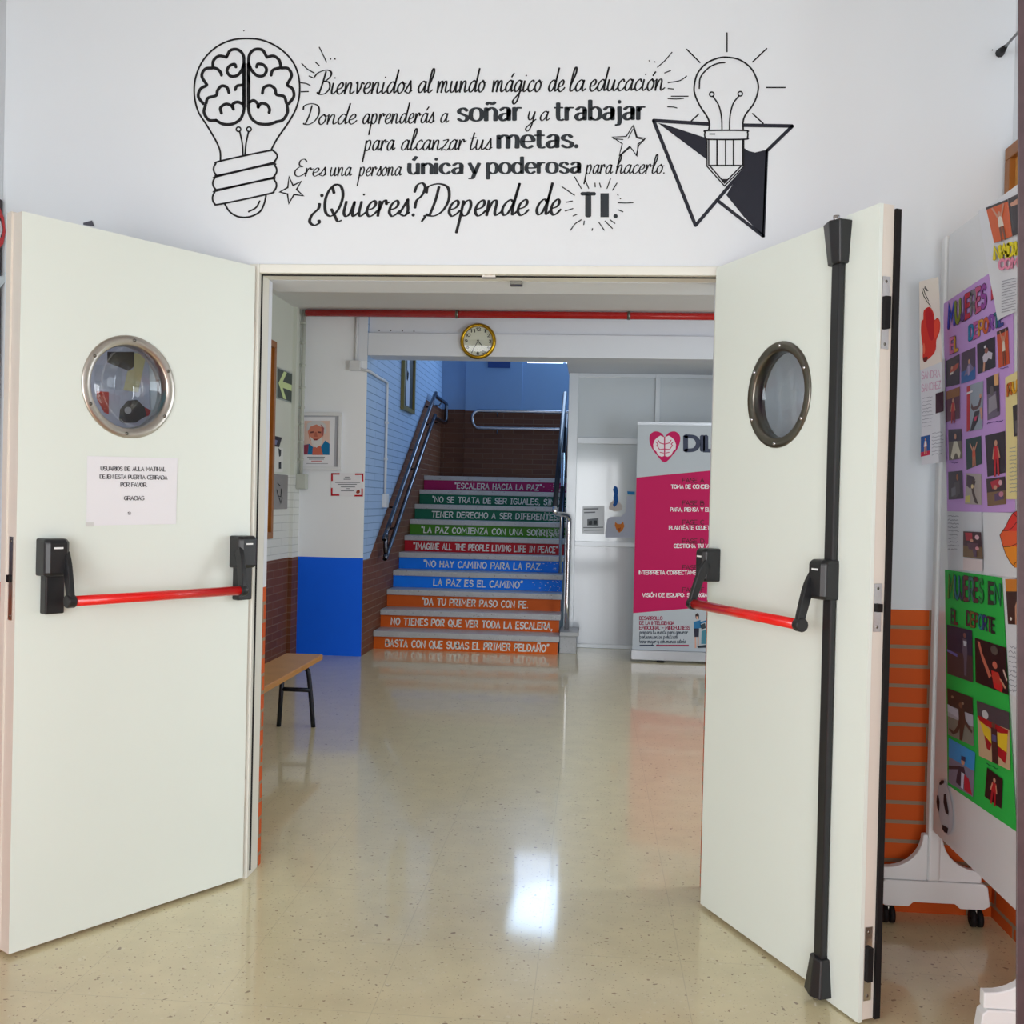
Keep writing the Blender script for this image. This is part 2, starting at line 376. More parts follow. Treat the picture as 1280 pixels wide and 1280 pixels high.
def write(g, font, text, mapf, m, nib=(6, 6, 0), slant=0.0, box=None, size=None, track=0, jitter=0, matf=None):
    """box=(x0,x1,ybase,height per 100 units (signed)) in the coordinates mapf takes"""
    it, wd = layout(font, text, slant, track)
    xs = [q[0] for s in it if s[0] == 's' for q in s[1]] + [s[1]+k*s[3] for s in it if s[0] == 'd' for k in (-1, 1)]
    if not xs: return
    lo, hi = min(xs), max(xs)
    x0, x1, yb, hh = box
    if x1 is None: x1 = x0+(hi-lo)*abs(hh)/100
    sx = (x1-x0)/max(hi-lo, 1e-6); sy = hh/100.0
    yb2 = yb if not isinstance(yb, tuple) else None
    def mp(x, y):
        X = x0+(x-lo)*sx
        Y = (yb if yb2 is not None else yb[0]+(yb[1]-yb[0])*(X-x0)/(x1-x0))+y*sy
        return mapf(X, Y)
    k = min(1.3, max(0.8, abs(sy)/abs(sx)))
    for n_, s in enumerate(it):
        mm = matf(n_, (s[1][0][0] if s[0] == 's' else s[1])/wd) if matf else m
        if s[0] == 'd': 
            r = s[3]; g.face([mp(s[1]+r*k*math.cos(t), s[2]+r*math.sin(t)) for t in [2*math.pi*q/12 for q in range(12)]], mm)
        else: ribbon(g, s[1], mp, mm, nib[0]*k, nib[1], nib[2])

# ---------------------------------------------------------------- materials
WALL = mottled('white_wall_paint', (228, 233, 238), 0.015, 2.0, 0.6, 0.25, bump=0.05)
HALLW = mottled('hall_wall_paint', (222, 227, 236), 0.015, 2.0, 0.6, 0.25, bump=0.05)
CEIL = mottled('ceiling_paint', (222, 222, 222), 0.015, 2.0, 0.75, 0.2)
FLOOR = terrazzo('terrazzo_floor', (220, 209, 170), (124, 82, 48), (228, 219, 196), 0.30, coat=0.8)
STONE = terrazzo('grey_terrazzo', (176, 178, 182), (120, 122, 128), (205, 207, 210), 0.35, joints=False)
ORANGE = brick('orange_brick', (214, 92, 22), (200, 80, 16), (150, 128, 105), 'x', 0.0625, 0.28, 0.013, off=(0.03, 0.022))
ORANGEY = brick('orange_brick_return', (204, 88, 28), (192, 76, 18), (150, 128, 105), 'y', 0.0625, 0.28, 0.013, off=(0.03, 0.022))
BROWNX = brick('brown_brick', (104, 62, 42), (94, 54, 38), (108, 80, 64), 'x', 0.06, 0.24, 0.009)
BROWNY = brick('brown_brick_side', (116, 68, 44), (104, 60, 40), (124, 94, 76), 'y', 0.06, 0.24, 0.009)
WBRICKY = brick('white_painted_brick', (222, 224, 220), (219, 221, 218), (196, 199, 196), 'y', 0.06, 0.5, 0.006, bump=0.4)
WPLAIN = mottled('smooth_hall_wall_paint', (212, 216, 206), 0.02, 2, 0.6, 0.25)
BBRICKY = brick('pale_blue_painted_brick', (164, 190, 224), (160, 186, 221), (126, 150, 186), 'y', 0.06, 0.5, 0.006, bump=0.8)
BLUEWALL = mottled('pale_blue_wall_paint', (132, 160, 196), 0.02, 2.0, 0.6, 0.25)
BLUE = mottled('bright_blue_paint', (4, 104, 252), 0.03, 4.0, 0.5, 0.3)
DOORM = mottled('cream_door_paint', (229, 237, 231), 0.012, 1.5, 0.38, 0.4)
DOORE = mottled('cream_door_edge_paint', (222, 214, 204), 0.03, 5, 0.5, 0.3)
FRAME = mottled('frame_paint', (232, 232, 224), 0.015, 3, 0.4, 0.4)
BLACKP = mat((30, 31, 34), 0.38, 0, 0.5, 'black_plastic')
REDP = mat((226, 12, 10), 0.28, 0, 0.5, 'red_bar_paint', coat=0.4)
STEEL = mat((196, 190, 182), 0.3, 1.0, 0.5, 'brushed_steel')
DSTEEL = mat((120, 118, 112), 0.3, 1.0, 0.5, 'dark_brushed_steel')
CHROME = mat((222, 222, 226), 0.12, 1.0, 0.5, 'chrome')
RUBBER = mat((22, 20, 22), 0.7, 0, 0.3, 'black_rubber')
INK = mat((22, 22, 26), 0.5, 0, 0.3, 'black_vinyl')
DINK = mat((44, 50, 56), 0.5, 0, 0.3, 'charcoal_vinyl')
WHITE = mat((236, 238, 240), 0.5, 0, 0.4, 'white_paint')
PAPER = mat((236, 236, 242), 0.75, 0, 0.2, 'white_paper')
BOARDM = mat((232, 234, 238), 0.28, 0, 0.5, 'whiteboard_enamel', coat=0.3)
WOODF = mottled('varnished_wood', (150, 92, 36), 0.12, 14, 0.4, 0.4)
BENCHW = mottled('bench_wood', (176, 120, 56), 0.1, 10, 0.35, 0.4)
CORK = mottled('cork', (206, 150, 82), 0.15, 60, 0.9, 0.1)
GLASS = glassy('porthole_glass', (0.86, 0.9, 0.92), 0.07)
CGLASS = glassy('clock_glass', (0.97, 0.97, 0.97), 0.10, 0.01)

# ---------------------------------------------------------------- the setting
XJL, XJR, ZF = -1.126, 0.394, 2.033      # clear opening
XL, XR = -2.03, 1.30                     # entrance room
YB = -6.0
ZC = 2.96
def struct(g, name, label=None, **k):
    return g.build(name, None, label, k.pop('cat', None), None, 'structure', **k)
g = G(); g.box((-2.6, YB-2.0, -0.1), (4.6, 9.2, 0), FLOOR); struct(g, 'floor', 'polished speckled beige terrazzo floor', cat='floor')
# wall with the doorway: white above orange brick
D0 = 0.972
g = G()
g.box((XL-0.1, 0, D0), (XJL-0.035, 0.14, ZC+0.1), WALL); g.box((XJR+0.035, 0, D0), (XR+0.1, 0.14, ZC+0.1), WALL)
g.box((XJL-0.035, 0, ZF+0.032), (XJR+0.035, 0.30, ZC+0.1), WALL)
g.box((XJL-0.035, 0.105, ZF), (XJR+0.035, 0.30, ZF+0.032), HALLW)
g.box((XL-0.1, 0.001, 0), (XJL-0.035, 0.139, D0), ORANGE); g.box((XJR+0.035, 0.001, 0), (XR+0.1, 0.139, D0), ORANGE)
g.box((XJL-0.0349, 0.104, 0), (XJL-0.002, 0.1395, D0), ORANGEY); g.box((XJL-0.0349, 0.104, D0), (XJL-0.002, 0.1395, ZF), HALLW)
g.box((XJR+0.002, 0.104, 0), (XJR+0.0349, 0.1395, D0), ORANGEY); g.box((XJR+0.002, 0.104, D0), (XJR+0.0349, 0.1395, ZF), HALLW)
struct(g, 'wall_front', 'white wall over orange brick holding the double doorway and lettering', cat='wall')
g = G(); g.box((XL-0.1, YB, D0), (XL, -0.001, ZC), WALL); g.box((XL-0.1, YB, 0), (XL-0.001, -0.001, D0), ORANGEY); struct(g, 'wall_left', 'white side wall behind the left door leaf', cat='wall')
g = G(); g.box((XR, YB, D0), (XR+0.1, -0.001, ZC), WALL); g.box((XR+0.001, YB, 0), (XR+0.1, -0.001, D0), ORANGEY); struct(g, 'wall_right', 'white over brick side wall behind the rolling board', cat='wall')
g = G(); g.box((XL-0.1, YB, ZC), (XR+0.1, 0.0, ZC+0.1), mottled('darkened_ceiling_paint', (176, 172, 170), 0.02, 2, 0.8, 0.2)); struct(g, 'ceiling', 'white ceiling of the entrance room', cat='ceiling')  # ceiling colour darkened to cut the light bounced onto the walls
# rear wall with glazed entrance
g = G()
g.box((XL-0.1, YB-0.1, 0), (-1.38, YB, ZC), WALL); g.box((1.22, YB-0.1, 0), (XR+0.1, YB, ZC), WALL); g.box((-1.38, YB-0.1, 2.5), (1.22, YB, ZC), WALL)
struct(g, 'wall_rear', 'wall behind the viewer holding the glazed entrance', cat='wall')
g = G(); DKF = mat((58, 44, 44), 0.5, 0.2, 0.4, 'dark_brown_metal')
for xa in (-1.38, -0.52, 0.31, 1.16): g.box((xa, YB-0.08, 0), (xa+0.06, YB-0.02, 2.5), DKF)
for za in (0, 2.06, 2.44): g.box((-1.38, YB-0.075, za), (1.22, YB-0.025, za+0.08 if za else 0.12), DKF)
struct(g, 'door_3', 'glazed entrance doors behind the viewer', cat='door')
# hall beyond the doorway
YP, XH, ZH = 4.871, -2.41, 2.80
XS = -1.841
HB = 0.80
g = G()
g.box((XH-0.1, 0.14, HB), (XH, YP+0.2, 1.46), WBRICKY); g.box((XH-0.1, 0.14, 1.46), (XH, YP+0.2, ZH), WPLAIN); g.box((XH-0.1, 0.14, 0), (XH+0.001, YP+0.2, HB), BROWNY)
g.box((XH, 4.70, HB), (XH+0.03, YP, 1.46), WBRICKY); g.box((XH, 4.70, 1.46), (XH+0.03, YP, ZH), WPLAIN); g.box((XH, 4.70, 0), (XH+0.031, YP, HB), BROWNY)
struct(g, 'wall_hall_left', 'painted white brick over brown brick wall beside the bench', cat='wall')
g = G()
g.box((XH, YP, HB-0.001), (XS-0.0005, YP+0.3, ZH), mottled('lightened_pillar_paint', (240, 243, 248), 0.01, 2, 0.55, 0.3)); g.box((XH, YP-0.001, 0), (XS-0.0004, YP+0.299, HB), BLUE)  # pillar white raised above the hall paint to stand in for light
struct(g, 'wall_pillar', 'white pillar face with a bright blue painted lower half left of the stairs', cat='wall')
g = G(); g.box((XJL-0.035, 0.14, ZF), (XJL-0.02, 0.3, ZF), HALLW) if False else None
g.box((XH-0.1, 0.1405, ZH), (4.6, YP+0.28, ZH+0.1), CEIL); struct(g, 'ceiling_hall', 'ceiling of the hall beyond the doors', cat='ceiling')
g = G(); g.box((XH-0.1, 0.1401, 0.0), (XL-0.1, 0.2, ZH), HALLW); g.box((XR+0.1, 0.1401, 0), (4.6, 0.3, ZH), HALLW); g.box((XL-0.1, 0.1401, ZC-0.16), (XR+0.1, 0.2, ZH), HALLW)
struct(g, 'wall_hall_front', 'hall side of the doorway wall', cat='wall')
g = G(); g.box((4.5, 0.1, 0), (4.6, 6.0, ZH), HALLW); struct(g, 'wall_hall_right', 'far right wall of the hall', cat='wall')
YBM = 5.15
g = G()
zb = 2.447
g.box((XS+0.001, YP, zb), (4.5, YBM, 2.63), HALLW)
g.box((XS+0.001, YP+0.03, 2.63), (4.5, YBM, ZH), HALLW)
g.box((-0.235, YBM, zb), (4.5, 6.2, zb+0.2), HALLW)
struct(g, 'trim_beam', 'white beam over the foot of the stairs carrying the clock', cat='beam', bevel=0.004)
# stairwell
YE, ZS, XSR = 8.993, 4.3, 1.4
S0, TR, RI = 5.318, 0.276, 0.155
prof_lo = [(YP+0.001, 0), (YE, 0), (YE, 2.385), (7.87, 2.385), (5.10, 0.785), (YP+0.001, 0.785)]
g = G()
g.prism([(XS, y, z) for y, z in prof_lo], (-0.1, 0, 0), BROWNY)
g.prism([(XS, y, z) for y, z in [(YP+0.001, 0.785), (5.10, 0.785), (7.87, 2.385), (YE, 2.385), (YE, ZS), (YP+0.001, ZS)]], (-0.1, 0, 0), BBRICKY)
struct(g, 'wall_stair_left', 'pale blue painted brick stair wall over a sloping brown brick dado', cat='wall')
g = G()
wx0, wx1, wz0, wz1 = -0.815, 0.10, 2.955, 3.85
g.box((XS-0.1, YE, 0), (XSR, YE+0.1, 2.385), BROWNX)
g.box((XS-0.1, YE, 2.385), (wx0, YE+0.1, ZS), BLUEWALL); g.box((wx1, YE, 2.385), (XSR, YE+0.1, ZS), BLUEWALL)
g.box((wx0, YE, 2.385), (wx1, YE+0.1, wz0), BLUEWALL); g.box((wx0, YE, wz1), (wx1, YE+0.1, ZS), BLUEWALL)
g.box((-1.549, YE-0.03, 1.5), (XSR, YE, 2.37), BROWNX); g.box((-1.549, YE-0.03, 2.37), (wx0-0.05, YE, ZS), BLUEWALL)
struct(g, 'wall_stair_back', 'pale blue landing wall over brown brick', cat='wall')
g = G(); SKY = mat((206, 226, 255), 0.5, 0, 0, 'window_daylight', emit=3.2)
WF = mat((225, 228, 232), 0.4, 0, 0.4, 'window_frame_white')
g.face([(wx0, YE+0.06, wz0), (wx1, YE+0.06, wz0), (wx1, YE+0.06, wz1), (wx0, YE+0.06, wz1)], SKY)
g.box((wx0+0.43, YE+0.02, wz0), (wx0+0.47, YE+0.05, wz1), WF)
struct(g, 'window_1', 'bright landing window', cat='window')
g = G(); g.box((XSR, 5.2, 0), (XSR+0.1, YE, ZS), BLUEWALL); g.box((XS, YBM-0.1, ZH+0.001), (4.5, YBM, ZS), HALLW); struct(g, 'wall_stair_right', 'right wall of the stairwell', cat='wall')
g = G(); g.box((XS-0.1, YBM-0.1, ZS), (XSR+0.1, YE+0.1, ZS+0.1), CEIL); struct(g, 'ceiling_stair', 'stairwell ceiling', cat='ceiling')

# door frame
g = G()
for (xa, xb) in ((XJL-0.034, XJL), (XJR, XJR+0.034)):
    g.box((xa, -0.012, 0), (xb, 0.10, ZF+0.03), FRAME)
g.box((XJL, -0.012, ZF), (XJR, 0.10, ZF+0.03), FRAME)
fr = struct(g, 'trim_door_frame', 'cream metal door frame around the open doorway', cat='frame', bevel=0.003)
g = G()
g.box((XJL-0.001, 0.012, 0.02), (XJL+0.004, 0.018, ZF-0.001), RUBBER); g.box((XJL, 0.012, ZF-0.004), (XJR, 0.018, ZF+0.001), RUBBER); g.box((XJR-0.004, 0.012, 0.02), (XJR+0.001, 0.018, ZF-0.001), RUBBER)
g.build('seal', fr, 'black rubber seal')
g = G(); pa, pb = at(602, 344, 2, ZF-0.002), at(619, 344, 2, ZF-0.002)
g.box((pa.x, 0.005, ZF-0.006), (pb.x, 0.03, ZF-0.0001), STEEL); g.build('strike_plate', fr, 'small steel strike plate')
g = G(); pa, pb = at(638, 354, 1, 0.11), at(653, 354, 1, 0.11)
g.box((pa.x, 0.085, ZF-0.012), (pb.x, 0.125, ZF-0.0001), DSTEEL); g.build('latch_keeper', fr, 'dark latch keeper')

# ---------------------------------------------------------------- door leaves
class Leaf:
    def __init__(s, o, t, side):
        s.o = Vector(o); s.d = Vector((math.cos(t), math.sin(t), 0)); d = s.d
        s.n = Vector((-d.y, d.x, 0)) if side == 'L' else Vector((d.y, -d.x, 0))
    def __call__(s, a, n, z): return s.o+s.d*a+s.n*n+Vector((0, 0, z))
LL = Leaf((-1.133, -0.031, 0), -2.163, 'L'); LR = Leaf((0.378, -0.049, 0), -1.140, 'R')
WLEAF, ZT, ZB = 0.78, 2.05, 0.012
PCL, PCR = (0.449, 1.604), (0.357, 1.613)
def hole_panel(g, fr, w0, w1, z0, z1, t0, t1, c, r, m, me):
    """leaf slab with a round hole; faces as a fan of quads between hole and rim"""
    n = 48; ring = []; rim = []
    corners = [(w0, z0), (w1, z0), (w1, z1), (w0, z1)]
    for k in range(n):
        a = 2*math.pi*k/n; dx, dz = math.cos(a), math.sin(a)
        ring.append((c[0]+r*dx, c[1]+r*dz))
        ts = []
        if dx > 1e-9: ts.append((w1-c[0])/dx)
        if dx < -1e-9: ts.append((w0-c[0])/dx)
        if dz > 1e-9: ts.append((z1-c[1])/dz)
        if dz < -1e-9: ts.append((z0-c[1])/dz)
        t = min(ts); rim.append((c[0]+dx*t, c[1]+dz*t))
    for cx, cz in corners:   # snap nearest rim point to the corner
        k = min(range(n), key=lambda i: (rim[i][0]-cx)**2+(rim[i][1]-cz)**2); rim[k] = (cx, cz)
    for t in (t0, t1):
        for k in range(n):
            j = (k+1) % n
            g.face([fr(ring[k][0], t, ring[k][1]), fr(rim[k][0], t, rim[k][1]), fr(rim[j][0], t, rim[j][1]), fr(ring[j][0], t, ring[j][1])], m)
    for k in range(n):
        j = (k+1) % n
        g.face([fr(ring[k][0], t0, ring[k][1]), fr(ring[j][0], t0, ring[j][1]), fr(ring[j][0], t1, ring[j][1]), fr(ring[k][0], t1, ring[k][1])], me)
        g.face([fr(rim[k][0], t0, rim[k][1]), fr(rim[j][0], t0, rim[j][1]), fr(rim[j][0], t1, rim[j][1]), fr(rim[k][0], t1, rim[k][1])], me)
def bar_end(g, fr, s_, z_top, z_bot, outward):
    """pivot housing of the panic bar"""
    pass
def make_door(fr, name, label, right):
    root = thing(name, fr(0, 0, 0), label, 'door', None, 'structure')
    T = 0.034 if right else 0.05; PC = PCR if right else PCL
    g = G()
    hole_panel(g, fr, 0.0, WLEAF, ZB, ZT, 0, -T, PC, 0.133, DOORM, DOORE)
    if right:
        g.fbox(fr, (0.655, 0.0, ZB-0.006), (WLEAF+0.001, 0.011, ZT), DOORM)
    else:
        g.fbox(fr, (WLEAF-0.04, -T-0.026, ZB), (WLEAF+0.005, -T+0.0, ZT+0.006), DOORE)
    leaf = g.build('leaf', root)
    # porthole ring, both faces, with glass and rivets
    c0 = fr(PC[0], 0, PC[1]); n = fr.n
    g = G(); RM = STEEL if not right else mat((120, 116, 108), 0.28, 1.0, 0.5, 'porthole_steel')
    g.lathe(c0, n, [(0.127, -T), (0.127, -0.03), (0.121, -0.022), (0.124, 0.000), (0.127, 0.0045), (0.150, 0.006), (0.153, 0.003), (0.153, 0.0), (0.13, 0.0), (0.13, -T), (0.153, -T), (0.153, -T-0.004), (0.128, -T-0.006)], RM, 56, True)
    ring = g.build('porthole_ring', root, 'round brushed steel porthole ring')
    g = G()
    g.lathe(fr(PC[0], -0.028, PC[1]), n, [(0.0005, 0.003), (0.126, 0.003), (0.126, -0.003), (0.0005, -0.003)], GLASS, 48)
    g.build('porthole_glass', root, 'clear round porthole glass')
    for k in range(6):
        a = math.radians(90+60*k + (4 if not right else -3))
        g = G(); q = fr(PC[0]+0.140*math.cos(a), 0.006, PC[1]+0.140*math.sin(a))
        g.lathe(q, n, [(0.0052, -0.001), (0.0052, 0.0012), (0.0035, 0.003), (0.0004, 0.0036)], CHROME if right else DSTEEL, 10)
        g.build('rivet', ring)
    # panic bar
    pb = thing('panic_bar', fr(0, 0, 0), None, None); pb.parent = root; pb.location = (0, 0, 0); ROOT[pb.name] = ROOT[root.name]
    pb['label'] = 'red push bar on two black pivot housings'
    del_ = None
    zbar, nbar = 0.982, 0.092
    ends = (0.045, 0.690) if not right else (0.040, 0.625)
    for k, sc in enumerate(ends):
        outer = (k == 1)
        g = G()
        hw = 0.036 if outer or not right else 0.030
        lo = 0.945 if not right else 1.052
        # bevelled upper body
        zt = 1.156
        pr = [(-hw, 0.0), (hw, 0.0), (hw, 0.050), (hw-0.012, 0.060), (-hw+0.012, 0.060), (-hw, 0.050)]
        zs = [(1.052, 0.9), (1.062, 1.0), (1.146, 1.0), (zt, 0.86)]
        rings = [[g.bm.verts.new(fr(sc+x*(q if y > 0 else 1), y*q, z)) for x, y in pr] for z, q in zs]
        i = g.mi(BLACKP)
        for A, B in zip(rings, rings[1:]):
            for q in range(6):
                f = g.bm.faces.new((A[q], A[(q+1) % 6], B[(q+1) % 6], B[q])); f.material_index = i
        g.bm.faces.new(rings[0]).material_index = i; g.bm.faces.new(rings[-1][::-1]).material_index = i
        if not right:
            g.fbox(fr, (sc-hw*0.95, 0, lo), (sc+hw*0.6, 0.032, 1.06), BLACKP)
        h = g.build('housing', pb, 'black plastic pivot housing', bevel=0.004)
        g = G(); sg = 0.006
        g.fbox(fr, (sc-0.012, 0.0595, 1.128), (sc+0.014, 0.0612, 1.133), WHITE); g.build('maker_mark', h, 'small white printed strip')
        # arm
        g = G()
        s_in = 1 if k == 0 else -1
        s0 = sc+s_in*(hw-0.008)
        se = (0.095 if k == 0 else 0.672) if not right else (0.062 if k == 0 else 0.612)
        pts = [(s0, 0.040, 1.112), (s0+(se-s0)*0.35, 0.060, 1.085), (s0+(se-s0)*0.75, 0.080, 1.035), (se, nbar, 0.998), (se, nbar, 0.974)]
        pp = catmull(pts, 5); nn = len(pp)
        prev = None; i = g.mi(BLACKP)
        for q, p in enumerate(pp):
            t = q/(nn-1); wv = 0.020-0.007*t if t < 0.9 else 0.016; th = 0.016
            a = Vector(p); d = Vector(pp[min(q+1, nn-1)])-Vector(pp[max(q-1, 0)]); d.normalize()
            side = Vector((0, -d.z, d.y)); side.normalize()
            ringv = [g.bm.verts.new(fr(a.x+x*th*0.5, a.y+side.y*y*wv*0.5*1.6, a.z+side.z*y*wv*0.5*1.6)) for x, y in ((-1, -1), (1, -1), (1, 1), (-1, 1))]
            if prev:
                for e in range(4):
                    f = g.bm.faces.new((prev[e], prev[(e+1) % 4], ringv[(e+1) % 4], ringv[e])); f.material_index = i
            else: g.bm.faces.new(ringv[::-1]).material_index = i
            prev = ringv
        g.bm.faces.new(prev).material_index = i
        ee = se + (0.014 if k == 0 else -0.014)
        g.tube([fr(se-0.012, nbar, 0.984), fr(se+0.012, nbar, 0.984)], 0.0185, BLACKP, 16)
        g.build('arm', pb, 'black lever arm', bevel=0.003)
    a0, a1 = ((0.098, 0.672) if not right else (0.066, 0.612))
    g = G(); g.tube([fr(a0+0.004, nbar, 0.984), fr(a1-0.004, nbar, 0.984)], 0.0145, REDP, 24); g.build('bar', pb, 'glossy red bar')
    return root
d1 = make_door(LL, 'door_1', 'left cream door leaf standing open with paper notice, porthole and red bar', False)
d2 = make_door(LR, 'door_2', 'right cream door leaf standing open with porthole and tall black rod', True)
# lock gear on the left leaf's free edge
def edge_plate(fr, root, z0, z1, n0, n1, s, m, bolt=None):
    g = G(); g.fbox(fr, (s, n0, z0), (s+0.002, n1, z1), m)
    o = g.build('lock_plate', root, 'steel lock plate on the door edge')
    for zz in (z0+0.012, z1-0.012):
        g = G(); g.lathe(fr(s+0.002, (n0+n1)/2, zz), fr.d, [(0.004, 0), (0.003, 0.0015), (0.0003, 0.002)], DSTEEL, 10); g.build('screw', o)
    if bolt:
        g = G(); g.fbox(fr, (s, n0+0.003, bolt[0]), (s+bolt[2], n1-0.003, bolt[1]), RUBBER); g.build('bolt', o, 'dark latch bolt')
edge_plate(LL, d1, 0.93, 1.16, -0.036, -0.014, WLEAF, STEEL, (1.035, 1.055, 0.010))
for z0, z1 in ((1.69, 1.87), (0.985, 1.105), (0.06, 0.245)):
    edge_plate(LR, d2, z0, z1, -0.024, -0.002, WLEAF+0.001, CHROME, (z0+0.05, z1-0.05, 0.012))
# dark seal on the right leaf, rod and latch cases
g = G(); g.fbox(LR, (WLEAF-0.03, -0.050, ZB), (WLEAF+0.008, -0.034, ZT-0.01), RUBBER); g.build('edge_seal', d2, 'black rubber edge seal')
g = G(); g.fbox(LR, (0.620, 0.011, 0.10), (0.655, 0.030, 1.94), BLACKP); rod = g.build('vertical_rod', d2, 'tall black square rod cover', bevel=0.005)
def latch(z0, z1, wt, wb, tt, tb):
    g = G(); c = 0.637
    ringA = [(c-wb/2, 0.0), (c+wb/2, 0.0), (c+wb/2, tb*0.8), (c+wb*0.1, tb), (c-wb/2, tb*0.7)]
    ringB = [(c-wt/2, 0.0), (c+wt/2, 0.0), (c+wt/2, tt*0.8), (c+wt*0.1, tt), (c-wt/2, tt*0.7)]
    A = [g.bm.verts.new(LR(x, y, z0)) for x, y in ringA]; B = [g.bm.verts.new(LR(x, y, z1)) for x, y in ringB]; i = g.mi(BLACKP)
    for q in range(5): g.bm.faces.new((A[q], A[(q+1) % 5], B[(q+1) % 5], B[q])).material_index = i
    g.bm.faces.new(A[::-1]); g.bm.faces.new(B)
    return g.build('latch_case', d2, 'black wedge shaped latch case', bevel=0.004)
lt = latch(1.925, 2.035, 0.080, 0.060, 0.060, 0.045)
g = G(); g.tube([LR(0.637, 0.03, 2.033), LR(0.637, 0.03, 2.052)], 0.009, CHROME, 12); g.build('bolt', lt, 'chrome bolt tip')
lb = latch(0.018, 0.115, 0.055, 0.078, 0.045, 0.058)
g = G(); g.tube([LR(0.637, 0.03, 0.003), LR(0.637, 0.03, 0.02)], 0.008, CHROME, 12); g.build('bolt', lb, 'chrome bolt tip')
# hinges
for fr_, rt in ((LL, d1), (LR, d2)):
    for zz in (0.25, 1.02, 1.78):
        g = G(); q = fr_(-0.004, -0.012, zz); g.tube([q, q+Vector((0, 0, 0.09))], 0.008, DOORE, 12); g.build('hinge', rt)

# paper notice on the left leaf
def on_leaf(fr, x, y, off):
    d = fw + RT*((x-640)/F_PX) - UP*((y-640)/F_PX); oo = fr.o+fr.n*off
    return CAM+d*((oo-CAM).dot(fr.n)/d.dot(fr.n))
mp = lambda x, y: on_leaf(LL, x, y, 0.0022)
def sheet(g, cor, m, n=(6, 6), bulge=0.0, nrm=None, und=0.0, mapf=None):
    """paper from four corner points (tl, tr, br, bl), gently uneven, real thickness comes from solidify"""
    tl, tr, br, bl = [Vector(c) for c in cor]; V = []
    for j in range(n[1]+1):
        row = []
        for i in range(n[0]+1):
            u, v = i/n[0], j/n[1]
            p = tl*(1-u)*(1-v)+tr*u*(1-v)+br*u*v+bl*(1-u)*v
            if nrm is not None: p = p+Vector(nrm)*(bulge*math.sin(math.pi*u)*math.sin(math.pi*v)+und*math.sin(7*u+5*v)*v)
            row.append(g.bm.verts.new(p))
        V.append(row)
    k = g.mi(m)
    for j in range(n[1]):
        for i in range(n[0]):
            f = g.bm.faces.new((V[j][i], V[j+1][i], V[j+1][i+1], V[j][i+1])); f.material_index = k; f.smooth = True
no = thing('paper_notice', on_leaf(LL, 165, 657, 0.001), 'white paper notice taped on the left door leaf below the porthole', 'notice')
g = G(); sheet(g, [mp(109, 570), mp(222, 573), mp(220, 655), mp(108, 657)], PAPER); g.build('sheet', no)
mp2 = lambda x, y: on_leaf(LL, x, y, 0.0032)
GREYINK = mat((84, 84, 90), 0.7, 0, 0.2, 'faded_ink')
for txt, x0, x1, yb in (('USUARIOS DE AULA MATINAL', 126, 207, (588.2, 589.0)), ('DEJEN ESTA PUERTA CERRADA', 125, 209, (598.2, 599.5)), ('POR FAVOR.', 151, 184, (608.2, 608.6)), ('GRACIAS', 155.5, 180, (625.2, 625.2))):
    g = G(); write(g, CAPS, txt, mp2, GREYINK, (11, 6, 0), 0, (x0, x1, yb, -5.0)); g.build('lettering', no, 'faded text reading '+txt.title())
g = G(); write(g, CAPS, 'S', mp2, GREYINK, (12, 8, 0), 0, (160, 163.5, 643.2, -3.2)); g.build('lettering', no)
TAPE = mat((214, 214, 214), 0.3, 0, 0.5, 'clear_tape')
g = G(); g.face([mp2(107, 653), mp2(117, 653), mp2(117, 658), mp2(107, 658)], TAPE); g.build('tape', no)

# ---------------------------------------------------------------- wall lettering and drawings (vinyl on the wall, plane y = 0)
wm = lambda x, y: at(x, y, 1, -0.0016)
wm2 = lambda x, y: at(x, y, 1, -0.0024)
Z1 = lambda p: (220+p[0]/3.2, 20+p[1]/3.2)
Z2 = lambda p: (600+p[0]/3.2, 20+p[1]/3.2)
def P(s): return [tuple(float(v) for v in q.split(',')) for q in s.split()]
def line(g, zf, s, width, m=INK, smooth=True, mapf=wm):
    pts = [zf(p) for p in P(s)]
    if smooth and len(pts) > 2: pts = [(v.x, v.y) for v in catmull([(a, b, 0) for a, b in pts], 6)]
    ribbon(g, pts, mapf, m, width*0.66)
LETT = thing('wall_lettering', at(610, 300, 1, -0.001), 'black Spanish welcome text in five lines on the white wall above the doorway', 'lettering')
def script_line(name, words):
    for kind, txt, x0, x1, yb, h in words:
        g = G()
        if kind == 's': write(g, SCRIPT, txt, wm, INK, (8.6, 4.4, 0.25), 0.16, (x0, x1, yb, -h))
        elif kind == 'S': write(g, SCRIPT, txt, wm, INK, (10.0, 4.2, 0.25), 0.16, (x0, x1, yb, -h))
        else: write(g, BOLD, txt, wm, DINK, (16.5, 6, 0), 0, (x0, x1, yb, -h))
        g.build('lettering_word', LETT, ('bold charcoal ' if kind == 'b' else 'black script ')+'word reading '+txt)
script_line('top line reading Bienvenidos al mundo magico de la educacion', [
 ('s', 'Bienvenidos', 393, 515, (118, 116.5), 14.5), ('s', 'al', 523, 543, 116, 14.5), ('s', 'mundo', 546.5, 608, (115.8, 115), 14.5),
 ('s', 'mágico', 615.6, 678.5, (115, 114.6), 14.5), ('s', 'de', 686, 706, 114.5, 14.5), ('s', 'la', 712.5, 732, 114.3, 14.5), ('s', 'educación', 737.5, 831, (114, 113), 14.5)])
